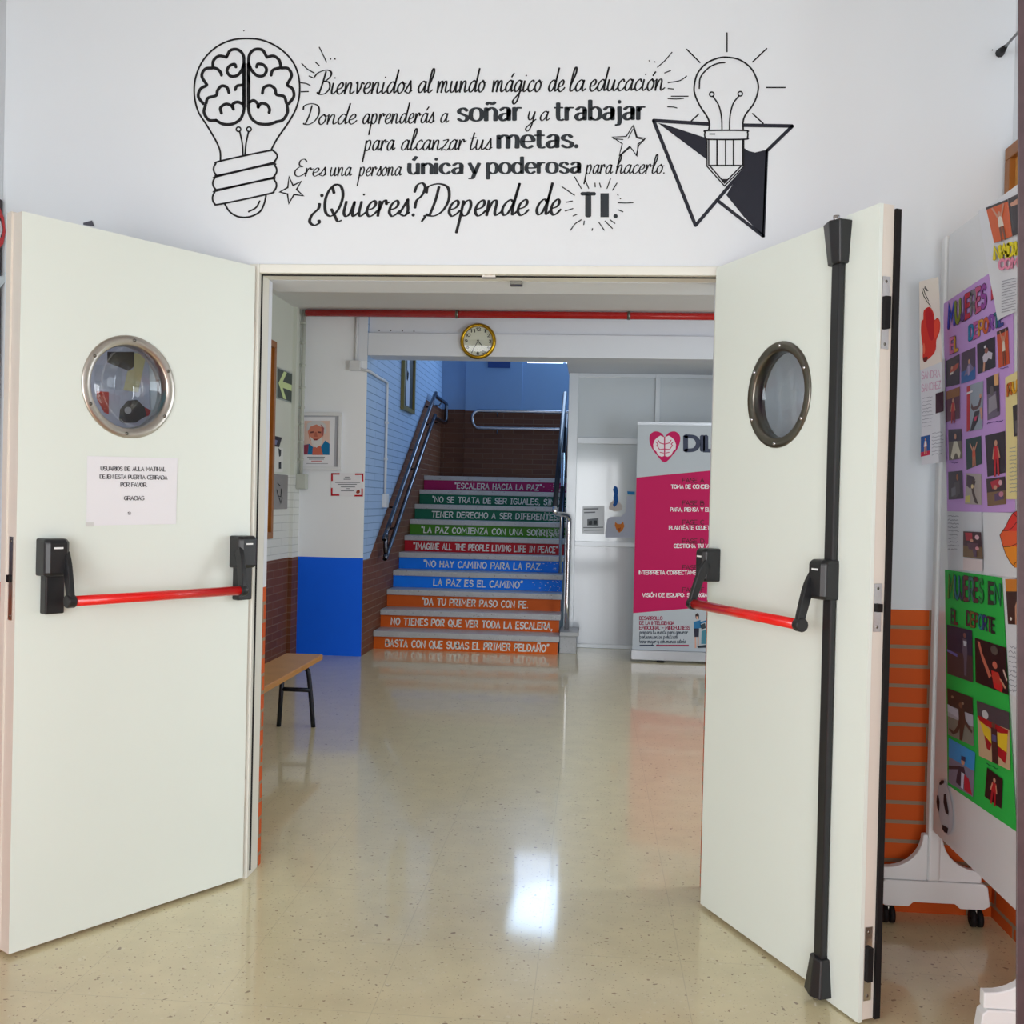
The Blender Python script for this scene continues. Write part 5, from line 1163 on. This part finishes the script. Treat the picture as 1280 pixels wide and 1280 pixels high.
PHO = [
 (Zc('110,288 268,205 268,548 112,585'), [(0, 1, (52, 44, 62))], [(P('.3,.5 .4,.3 .62,.32 .8,.28 .96,.3 .9,.42 .7,.5 .5,.56 .3,.62'), (190, 80, 60)), (P('.32,.52 .56,.5 .54,.58 .34,.6'), (226, 220, 214)), (blob(.45, .36, .07, .06), SK)], 'dark photo of a red clad athlete bending'),
 (Zc('290,195 448,125 448,492 286,548'), [(0, .62, (72, 56, 84)), (.62, 1, (30, 96, 168))], [(P('.5,.45 .62,.42 .92,.66 .6,.75 .2,.78'), (120, 110, 150)), (blob(.56, .38, .07, .08), SK), (P('.46,.5 .62,.5 .6,.8 .48,.82'), (170, 150, 190))], 'photo of a figure in blue water'),
 (Zc('468,95 672,5 678,355 474,436'), [(0, 1, (30, 26, 44))], [(P('.3,.5 .46,.38 .62,.38 .85,.5 .8,.7 .62,.62 .5,.72 .34,.7'), (206, 200, 214)), (blob(.52, .34, .10, .10), (150, 90, 80)), (blob(.44, .2, .06, .05), (230, 226, 230)), (P('.34,.7 .44,.7 .4,1 .3,1'), SK)], 'dark photo of a player in white'),
 (Za('712,838 806,798 820,1108 728,1145'), [(0, .1, (60, 40, 40)), (.1, 1, (206, 78, 34))], athlete((226, 214, 200), SK, .55, .18, 'up', (110, 60, 40), 1.0), 'orange photo of a gymnast with arms raised'),
 (Zc('118,635 272,578 270,945 116,980'), [(0, .28, (150, 96, 50)), (.28, 1, (96, 44, 70))], athlete((206, 60, 60), SK, .5, .3, 'down', (190, 50, 60), 1.0), 'photo of an athlete in red kneeling'),
 (Zc('352,572 540,510 530,1060 350,1095'), [(0, 1, (150, 160, 176))], [(P('0,.02 .2,0 .2,.98 0,1'), (196, 26, 44)), (P('.3,.4 .42,.5 .7,.48 .86,.3 .92,.32 .84,.5 .7,.56 .4,.58 .26,.5'), (90, 60, 66)), (blob(.84, .3, .07, .05), SK), (P('.5,.6 .8,.6 .7,.8 .4,1 .22,1'), (40, 32, 46)), (P('.5,.72 .66,.7 .6,.8 .48,.8'), (206, 40, 90)), (P('.8,.55 .95,.55 1,.8 .9,.8'), SK), (P('.0,.14 .35,.13 .35,.17 0,.19'), (226, 220, 226))], 'photo of a climber on a red pole'),
 (Zc('576,480 716,420 730,905 588,965'), [(0, .4, (46, 36, 48)), (.4, 1, (110, 96, 120))], [(P('.6,0 1,0 .96,.28 .64,.26'), (224, 170, 110)), (blob(.4, .35, .16, .12), (96, 86, 92)), (P('.14,.5 .7,.46 .8,.8 .1,.86'), (150, 144, 156)), (P('.75,.4 .95,.4 .95,.9 .8,.9'), (60, 50, 64))], 'photo of a grey clad player seen from behind'),
 (Zc('140,1068 292,1062 296,1400 148,1420'), [(0, .4, (60, 48, 66)), (.4, 1, (120, 112, 100))], [(P('.4,.4 .64,.4 .9,.8 .8,1 .6,.8 .5,.8 .3,1 .14,.9'), (222, 216, 196)), (blob(.52, .24, .08, .1), SK)], 'photo of a fighter in a white suit'),
 (Zc('338,1182 516,1140 522,1460 350,1530'), [(0, 1, (34, 62, 62))], athlete((206, 90, 60), SK, .5, .3, 'up', (196, 120, 90), .85), 'dark green photo of a lifter with arms raised'),
 (Zc('560,1140 790,1085 792,1560 588,1610'), [(0, 1, (48, 34, 46))], athlete((206, 30, 44), SK, .52, .16, 'down', (196, 24, 40), 1.1), 'dark photo of a player in a red kit'),
 (Zd('362,240 500,226 512,505 366,516'), [(0, 1, (58, 44, 58))], [(blob(.64, .22, .08, .12), (170, 100, 60)), (P('.4,.4 .8,.34 .8,.8 .5,.95 .2,.9'), (84, 72, 80)), (P('.2,.6 .5,.55 .5,.85 .2,.9'), (110, 104, 116))], 'murky dark photo of a crouching figure'),
 (Zd('540,252 694,258 696,568 530,560'), [(0, 1, (176, 164, 160))], [(P('.05,.05 .5,.1 .6,.2 .3,.5 .05,.4'), (70, 50, 66)), (P('.4,.2 .64,.25 .5,.5 .6,.7 .8,.98 .6,.95 .42,.65 .36,.45'), (74, 50, 50)), (blob(.42, .42, .08, .07), (226, 200, 150)), (P('0,.75 .3,.7 .3,.95 0,.95'), (206, 196, 110))], 'pale photo of a runner leaning forward'),
 (Zd('742,310 930,284 940,560 756,582'), [(0, .5, (60, 40, 48)), (.5, 1, (130, 100, 70))], [(P('.2,.12 .7,.05 .7,.35 .3,.4'), (186, 40, 60)), (blob(.46, .35, .1, .08), SK), (blob(.74, .2, .1, .1), (226, 176, 186)), (P('.4,.6 .8,.5 .9,.8 .4,.85'), (96, 70, 110)), (blob(.76, .62, .13, .1), (206, 130, 150))], 'photo of a group of players in red'),
]
for cor, bgs, figs, lab in PHO: photo(pu, cor, bgs, figs, 0.003, lab)
g = G(); scribble(g, lambda x, y: bw(x, y, 0.003), 1234, 1255.5, [529], -0.16, mat((60, 40, 120), 0.6, 0, 0.2), 0.4, 1.0, 1.2); scribble(g, lambda x, y: bw(x, y, 0.003), 1187, 1200, [572, 578], 0.05, mat((90, 60, 140), 0.6, 0, 0.2), 0.35, 0.8, 1.2); scribble(g, lambda x, y: bw(x, y, 0.003), 1250, 1262, [461], -0.2, mat((60, 40, 120), 0.6, 0, 0.2), 0.35, 0.5, 1.2); g.build('handwriting', pu, 'short handwritten captions')
# gymnast sheet
na = paper('gymnast_sheet', [(1223, 264), (1272, 236), (1272, 388), (1246, 401)], (232, 234, 240), 'tilted white sheet with a gymnast photo at the top right of the board', 'sheet', 0.006, und=0.002)
nm_ = lambda x, y: bw(x, y, 0.012)
Ze = lambda s: [(1120+x/4.27, 150+y/4.27) for x, y in P(s)]
photo(na, Ze('480,468 596,422 620,620 524,658'), [(0, .06, (40, 32, 36)), (.06, 1, (216, 92, 26))], athlete((226, 218, 206), SK, .52, .22, 'up', (120, 66, 40), 1.0), 0.012, 'orange photo of a gymnast with raised arms')
photo(na, Ze('598,420 660,390 660,606 622,620'), [(0, 1, (52, 42, 48))], [(P('.1,.15 .9,.1 .9,.25 .2,.24'), SK)], 0.012, 'dark photo')
bubble(na, 'NADIA', 1243, 1278, (324, 316), -15, [(236, 220, 30)], (180, 160, 20), nm_, wide=13)
bubble(na, 'COME', 1249, 1280, (337, 332), -12, [(240, 150, 180)], (200, 100, 140), nm_, wide=11)
g = G(); scribble(g, nm_, 1252, 1272, [352+3.5*k for k in range(12)], -0.25, PEN, 0.4, 0.25, 1.5); g.build('text_lines', na, 'grey printed text lines')
# yellow sheet
ye = paper('yellow_sheet', [(1256.5, 472), (1273, 463), (1273, 624), (1258, 624)], (236, 222, 160), 'pale yellow sheet overlapping the purple poster on its right side', 'sheet', 0.004)
ym = lambda x, y: bw(x, y, 0.0065)
bubble(ye, 'RUT', 1259.5, 1278, (495, 486), -14, [(206, 110, 40), (226, 170, 40), (206, 110, 40)], (150, 80, 40), ym, wide=10)
photo(ye, Zc('876,800 940,775 945,1140 890,1150'), [(0, 1, (44, 36, 40))], [(P('.3,.5 .8,.5 .8,.9 .3,.9'), (96, 86, 90))], 0.0065, 'dark photo')
g = G(); scribble(g, ym, 1262, 1272, [560+5*k for k in range(12)], -0.1, PEN, 0.3, 0.6, 1.3); g.build('text_lines', ye)
# lower handwritten sheet
lo_ = paper('handwritten_sheet', [(1184, 640), (1227, 640), (1230, 714), (1184, 712)], (218, 220, 228), 'curling handwritten sheet with a team photo between purple and green posters', 'sheet', 0.002, und=0.003)
g = G(); scribble(g, lambda x, y: bw(x, y, 0.007), 1185, 1199, [645+4.6*k for k in range(10)], 0.03, PEN, 0.35, 0.9, 1.4); g.build('handwriting', lo_, 'lines of pencil handwriting')
photo(lo_, Zd('512,832 690,842 708,1112 510,1088'), [(0, .55, (70, 36, 48)), (.55, 1, (120, 92, 62))], [(P('.1,.05 .5,.05 .5,.35 .15,.35'), (176, 30, 50)), (blob(.46, .34, .09, .06), SK), (blob(.76, .2, .12, .09), (226, 180, 190)), (P('.2,.45 .8,.42 .8,.7 .3,.68'), (96, 60, 76)), (blob(.74, .62, .1, .07), (220, 150, 160)), (P('.5,.7 .7,.7 .7,.95 .55,.95'), (90, 60, 90))], 0.007, 'photo of players in red')
g = G(); g.face([bw(x, y, 0.006) for x, y in Zd('512,1100 706,1118 706,1230 510,1225')], mat((226, 212, 214), 0.7, 0, 0.2)); g.build('pale_strip', lo_, 'pale pink paper strip')
# glove/fist sheet at right
fi = paper('fist_drawing', [(1229, 641), (1273, 640), (1273, 724), (1230, 716)], (230, 232, 238), 'white sheet with a red and orange fist drawing at the right edge of the board', 'drawing', 0.001)
g = G()
def zd(s, cc, o): g.face([bw(x, y, o) for x, y in Zd(s)], mat(cc, 0.55, 0, 0.3))
zd('1080,615 1010,650 965,720 940,780 905,830 1080,830', (232, 60, 52), 0.004); zd('905,830 878,870 886,900 910,985 1080,985 1080,830', (240, 100, 50), 0.004); zd('910,985 935,1060 985,1150 1030,1195 1080,1200 1080,985', (246, 150, 40), 0.004)
for s in ('905,828 960,825 1000,800 1055,730', '915,988 980,985 1050,955', '1015,1185 1030,1150 1060,1130', '1080,615 1010,650 965,720 940,780 905,830 878,870 886,900 910,985 935,1060 985,1150 1030,1195', '1010,650 1050,690'): ribbon(g, Zd(s), lambda x, y: bw(x, y, 0.0045), mat((90, 30, 24), 0.6, 0, 0.3), 0.35)
g.build('fist', fi, 'red and orange fist')
# green poster
gr = paper('green_poster', [(1181, 712), (1252.5, 722), (1271, 1040), (1184.5, 981)], (50, 186, 76), 'green poster headed Mujeres en el Deporte with six athlete photos', 'poster', 0.003)
gm = lambda x, y: bw(x, y, 0.006)
Zf = lambda s: [(1170+x/7.53, 700+y/7.53) for x, y in P(s)]
Zh = lambda s: [(1170+x/6.736, 860+y/6.736) for x, y in P(s)]
bubble(gr, 'MUJERES', 1185.5, 1228.5, (746.5, 752), -27, [(96, 140, 40), (40, 110, 130), (50, 50, 70), (110, 50, 50), (60, 110, 100), (100, 40, 50), (50, 140, 70)], (34, 40, 40), gm, wide=8.5)
bubble(gr, 'EN', 1236, 1250, (753, 755), -24, [(60, 60, 50), (40, 130, 90)], (34, 40, 40), gm, wide=8.5)
bubble(gr, 'EL', 1189, 1197, (778, 780), -16, [(60, 90, 70), (120, 50, 50)], (34, 40, 40), gm, wide=8.5)
bubble(gr, 'DEPORTE', 1208.5, 1243.5, (781, 791), -17, [(96, 50, 60), (120, 100, 40), (120, 60, 50), (40, 130, 130), (60, 60, 120), (100, 40, 60), (50, 40, 40)], (34, 40, 40), gm, wide=8.5)
GP = [
 (Zf('102,606 340,664 348,1154 106,1068'), [(0, .5, (36, 44, 72)), (.5, 1, (70, 58, 62))], [(P('0,.5 .4,.54 .4,.6 0,.55'), (110, 110, 190)), (P('.62,.2 .78,.2 .8,.45 .76,.7 .74,.92 .66,.92 .66,.6 .6,.45'), (96, 90, 110)), (blob(.7, .13, .06, .05), (130, 90, 90)), (P('.64,.24 .78,.24 .76,.34 .66,.34'), (206, 210, 222))], 'dark photo of a football player on a pitch'),
 (Zf('365,730 655,824 682,1272 372,1150'), [(0, 1, (40, 22, 30))], [(P('.08,.06 .16,.06 .24,.3 .5,.72 .42,.8 .2,.4'), (200, 110, 90)), (blob(.62, .46, .08, .08), (206, 110, 90)), (P('.5,.6 .72,.6 .84,.88 .8,1 .56,.96'), (206, 40, 44)), (P('.5,.72 .62,.6 .72,.62 .8,.74 .76,.86 .56,.84'), (196, 60, 50)), (blob(.62, .14, .12, .10), (90, 84, 80)), (P('.86,.5 .9,.48 1,.68 .96,.72'), (220, 190, 180)), (P('.74,.72 .8,.72 .94,.86 .9,.9'), SK)], 'photo of a badminton player in red reaching up'),
 (Zh('95,0 308,80 318,492 100,392'), [(0, .36, (58, 46, 44)), (.36, .6, (176, 176, 190)), (.6, 1, (130, 130, 120))], [(blob(.2, .15, .05, .03), (150, 130, 110)), (blob(.6, .2, .05, .03), (160, 140, 120)), (P('0,.34 .4,.4 .4,.55 0,.5'), (196, 196, 214)), (P('.42,.3 .66,.3 .7,.55 .6,.8 .55,1 .45,1 .46,.75 .4,.85 .2,.95 .05,.88 .06,.84 .22,.88 .38,.72 .44,.55'), (74, 52, 44)), (blob(.52, .26, .08, .06), (120, 84, 66)), (P('.66,.5 .95,.7 .93,.75 .62,.6'), (80, 56, 50))], 'photo of a runner before a stadium crowd'),
 (Zh('342,105 615,205 625,696 362,570'), [(0, .3, (76, 70, 78)), (.3, 1, (206, 176, 140))], [(blob(.25, .2, .1, .08), (200, 200, 206)), (P('.02,.26 .96,.32 .94,.42 .5,.42 .06,.36'), (176, 26, 36)), (P('.06,.34 .4,.44 .42,.7 .2,.6'), (232, 196, 50)), (P('.2,.58 .42,.68 .36,.82 .26,.8'), (166, 26, 40)), (P('.62,.44 .94,.38 .9,.72 .6,.66'), (236, 200, 50)), (P('.6,.66 .9,.72 .84,.92 .62,.84'), (180, 26, 40)), (P('.42,.38 .6,.38 .62,.7 .6,1 .42,1 .42,.7'), (70, 40, 40)), (blob(.5, .33, .06, .06), (110, 70, 60)), (P('.44,.5 .58,.5 .58,.62 .44,.62'), (90, 86, 130))], 'photo of an athlete holding up a red and yellow flag'),
 (Zh('108,420 330,545 312,918 104,796'), [(0, .42, (50, 150, 220)), (.42, 1, (130, 126, 150))], [(P('0,.62 .46,.48 .5,.54 0,.7'), (60, 50, 60)), (P('.42,.5 .6,.46 .66,.6 .62,.95 .3,.9 .34,.7'), (50, 46, 64)), (P('.6,.6 .8,.66 .96,.98 .64,.96'), (190, 40, 60)), (P('.5,.6 .62,.6 .6,.95 .5,.95'), (200, 200, 224)), (blob(.55, .36, .07, .07), SK), (P('.48,.24 .64,.22 .64,.32 .48,.33'), (40, 60, 100))], 'photo of a cyclist under a blue sky'),
 (Zh('430,668 562,770 550,1018 408,912'), [(0, 1, (44, 22, 28))], athlete((190, 34, 44), SK, .5, .16, 'down', (170, 30, 44), 1.15), 'small dark photo of a player in red'),
]
for cor, bgs, figs, lab in GP: photo(gr, cor, bgs, figs, 0.006, lab)
g = G(); scribble(g, gm, 1233, 1248, [954.5], 0.5, mat((20, 70, 60), 0.6, 0, 0.2), 0.4, 0.8, 1.1); g.build('handwriting', gr, 'short handwritten caption')
# sheet behind the green poster at the right
rs_ = paper('photo_sheet', [(1253, 722), (1273, 722), (1273, 872), (1262, 868)], (228, 230, 236), 'white sheet with an orange and dark photo beside the green poster', 'sheet', 0.001)
photo(rs_, [(1256.5, 724), (1273, 724), (1273, 781), (1260, 780)], [(0, .27, (216, 130, 30)), (.27, 1, (66, 38, 32))], [(blob(.3, .88, .1, .04), (230, 226, 220)), (P('.7,.6 .95,.4 1,.6 .9,1 .7,1'), SK)], 0.003, 'orange and dark photo')
g = G(); scribble(g, lambda x, y: bw(x, y, 0.003), 1261, 1272, [808+6*k for k in range(10)], 0.2, PEN, 0.35, 1.5, 1.3); g.build('handwriting', rs_)
# football cut-out
fo = thing('football_cutout', bw(1184, 1043), 'paper football cut-out near the lower corner of the rolling board', 'paper cut-out')
ec = lambda t, k=1.0: (1181.5+9.6*k*math.cos(t)+2.0*k*math.sin(t), 1009.5+34*k*math.sin(t)+6*k*math.cos(t))
g = G(); g.face([bw(*ec(2*math.pi*k/28), 0.002) for k in range(28)], mat((206, 204, 214), 0.6, 0, 0.3)); g.build('ball', fo)
g = G(); BK = mat((40, 32, 42), 0.6, 0, 0.3)
for s in ('65,895 82,890 105,1040 102,1068 80,1050 62,960', '28,800 45,775 68,778 66,800 42,815 30,815', '8,905 20,900 30,960 26,1045 10,1010 4,960', '55,1150 78,1165 102,1180 95,1222 70,1215 52,1185'): g.face([bw(x, y, 0.0035) for x, y in Zh(s)], BK)
g.build('patches', fo, 'black ball patches')

# ---------------------------------------------------------------- edge of frame things
# cork board on the right wall
cr = thing('cork_board', (XR, -0.3, 1.7), 'wood framed cork board on the right wall above the gymnast sheet', 'notice board')
q0 = at(1256.5, 190, 0, XR-0.02); z_hi = q0.z+0.0; y_hi = min(-0.02, q0.y)
z_lo = at(1257, 252, 0, XR-0.02).z-0.25
g = G()
y_end = y_hi-0.9; bfw = 0.04
for a_, b_ in (((y_end, z_lo), (y_hi, z_lo+bfw)), ((y_end, z_hi-bfw), (y_hi, z_hi)), ((y_end, z_lo+bfw), (y_end+bfw, z_hi-bfw)), ((y_hi-bfw, z_lo+bfw), (y_hi, z_hi-bfw))): g.box((XR-0.03, a_[0], a_[1]), (XR-0.001, b_[0], b_[1]), WOODF)
g.build('frame', cr, 'brown wooden frame', bevel=0.003); g = G(); g.box((XR-0.012, y_end+bfw, z_lo+bfw), (XR-0.001, y_hi-bfw, z_hi-bfw), CORK); g.build('cork_panel', cr)
# thin rod from the corner
r0_, r1_ = at(1250, 66, 1, -0.01), at(1272, 41, 1, -0.25)
rd = thing('wall_rod', r0_, 'thin grey rod with a dark end cap high in the right wall corner', 'rod')
g = G(); g.tube([r0_+(r1_-r0_)*0.25, r1_+(r1_-r0_)*1.0], 0.004, mat((120, 122, 126), 0.4, 0.5, 0.4), 8); g.build('rod', rd)
g = G(); g.tube([r0_, r0_+(r1_-r0_)*0.35], 0.01, RUBBER, 10, rs=[0.014, 0.006]); g.build('end_cap', rd, 'dark end cap')
# dark steel post close to the viewer
YPST = -1.55
pA, pB = at(1270, 1531, 1, YPST), at(1272.5, -543, 1, YPST); pA.z = 0; pB.z = ZC
BRN = mottled('dark_brown_steel_paint', (74, 58, 62), 0.15, 30, 0.45, 0.4)
g = G(); 
ex_ = Vector((0.075, 0, 0))
def dback(p): v = Vector((p.x, p.y-CAM.y, 0)); return v.normalized()*0.09+Vector((0.004, 0, 0))
g.hexa([pA, pA+ex_, pA+ex_+dback(pA), pA+dback(pA), pB, pB+ex_, pB+ex_+dback(pB), pB+dback(pB)], BRN); xp = (pA.x+pB.x)/2; ps = struct(g, 'trim_post', 'dark brown steel door post at the right edge of the view', cat='post', bevel=0.003)
q1 = at(1274, 115, 1, YPST).z; q2 = at(1274, 165, 1, YPST).z
g = G(); g.box((xp+0.002, YPST-0.003, q2), (xp+0.03, YPST, q1), STEEL); g.build('strike_plate', ps, 'steel strike plate')
# poster on the left wall behind the left door leaf
XPW = XL+0.012
lw = thing('wall_poster', at(4, 640, 0, XPW), 'black, teal and red poster on the left wall behind the open left door', 'poster')
def lwf(g, s, cc, o=0.0): g.face([at(x, y, 0, XPW+o) for x, y in P(s)], mat(cc, 0.5, 0, 0.3))
zt_ = at(4, 251, 0, XPW).z; ya, yb_ = -1.10, -0.02
g = G(); g.box((XL+0.001, ya, 1.0), (XPW-0.001, yb_, zt_), mat((60, 50, 56), 0.5, 0, 0.3)); g.build('backing', lw)
g = G(); zz = lambda y: at(4, y, 0, XPW).z
for y0_, y1_, cc in ((251, 340, (54, 44, 50)), (340, 470, (70, 170, 196)), (470, 496, (200, 70, 70)), (496, 510, (196, 200, 150)), (510, 560, (120, 20, 36)), (560, 600, (190, 196, 214)), (600, 640, (176, 24, 34)), (640, 700, (120, 130, 160))):
    g.box((XPW-0.001, ya+0.01, zz(y1_)), (XPW, yb_-0.01, zz(y0_)), mat(cc, 0.5, 0, 0.3))
lwf(g, '-6,262 0,260 5,272 7,290 4,305 -2,312 -4,300 2,296 4,286 1,272 -4,272', (206, 50, 56), .001); lwf(g, '-4,276 1,276 3,288 0,298 -4,298', (226, 220, 226), .001)
lwf(g, '-2,345 3,345 8,338 8,350 0,360 -2,460 -6,460', (226, 236, 240), .001); g.build('print', lw, 'coloured print bands')
# paper display on the wall behind the left leaf, seen through the porthole
YBK = -0.006
bp_ = thing('wall_display', at(160, 560, 1, YBK), 'lilac paper display with a black cap drawing seen through the left porthole', 'display')
bk = lambda x, y, o=0.0: at(x, y, 1, YBK-o)
g = G(); g.face([bk(60, 278), bk(182, 300), bk(190, 600), bk(60, 600)], mat((196, 200, 220), 0.6, 0, 0.3)); g.build('sheet', bp_)
g = G(); Zw = lambda s: [(x/3.765, 230+y/3.765) for x, y in P(s)]
for s, cc, o in (('505,790 632,790 630,860 605,880 505,840', (44, 40, 46), .001), ('632,795 690,800 650,980 580,970 600,880 630,870', (222, 212, 160), .001), ('455,975 512,978 512,1085 490,1075 455,1010', (190, 40, 40), .001), ('440,850 580,850 570,970 450,960', (182, 188, 206), .0008),
                 ('560,1110 565,1060 600,1020 645,1015 680,1050 690,1090 640,1122 580,1125', (52, 52, 60), .0016), ('680,1050 710,1065 700,1090 670,1100', (176, 40, 56), .0012)):
    g.face([bk(x, y, o) for x, y in Zw(s)], mat(cc, 0.6, 0, 0.3))
g.face([bk(160+4.5*math.cos(t), 513+4.5*math.sin(t), .002) for t in [2*math.pi*k/14 for k in range(14)]], mat((190, 190, 196), 0.6, 0, 0.3))
g.face([bk(104, 278.5), bk(115, 275.5), bk(118, 283), bk(104, 281)], mat((90, 90, 100), 0.6, 0, 0.3)); g.build('print', bp_, 'black cap, red and yellow shapes')

# ---------------------------------------------------------------- ceiling lamps (their own light)
LAMP = mat((250, 252, 255), 0.5, 0, 0, 'lamp_tube', emit=3.2)
LBODY = mat((226, 228, 230), 0.4, 0, 0.4, 'lamp_body')
def ceiling_lamp(x, y, z, length, label, along='x'):
    t = thing('ceiling_lamp', (x, y, z-0.09), label, 'lamp')
    a, b = (length/2, 0.09) if along == 'x' else (0.09, length/2)
    g = G(); g.box((x-a, y-b, z-0.05), (x+a, y+b, z-0.001), LBODY); g.build('body', t)
    g = G(); g.box((x-a*0.97, y-b*0.8, z-0.085), (x+a*0.97, y+b*0.8, z-0.05), LAMP); g.build('diffuser', t)
ceiling_lamp(-0.9, 3.3, ZH, 1.25, 'fluorescent ceiling lamp in the hall above the bench side')
ceiling_lamp(1.7, 3.3, ZH, 1.25, 'fluorescent ceiling lamp in the hall before the banner')
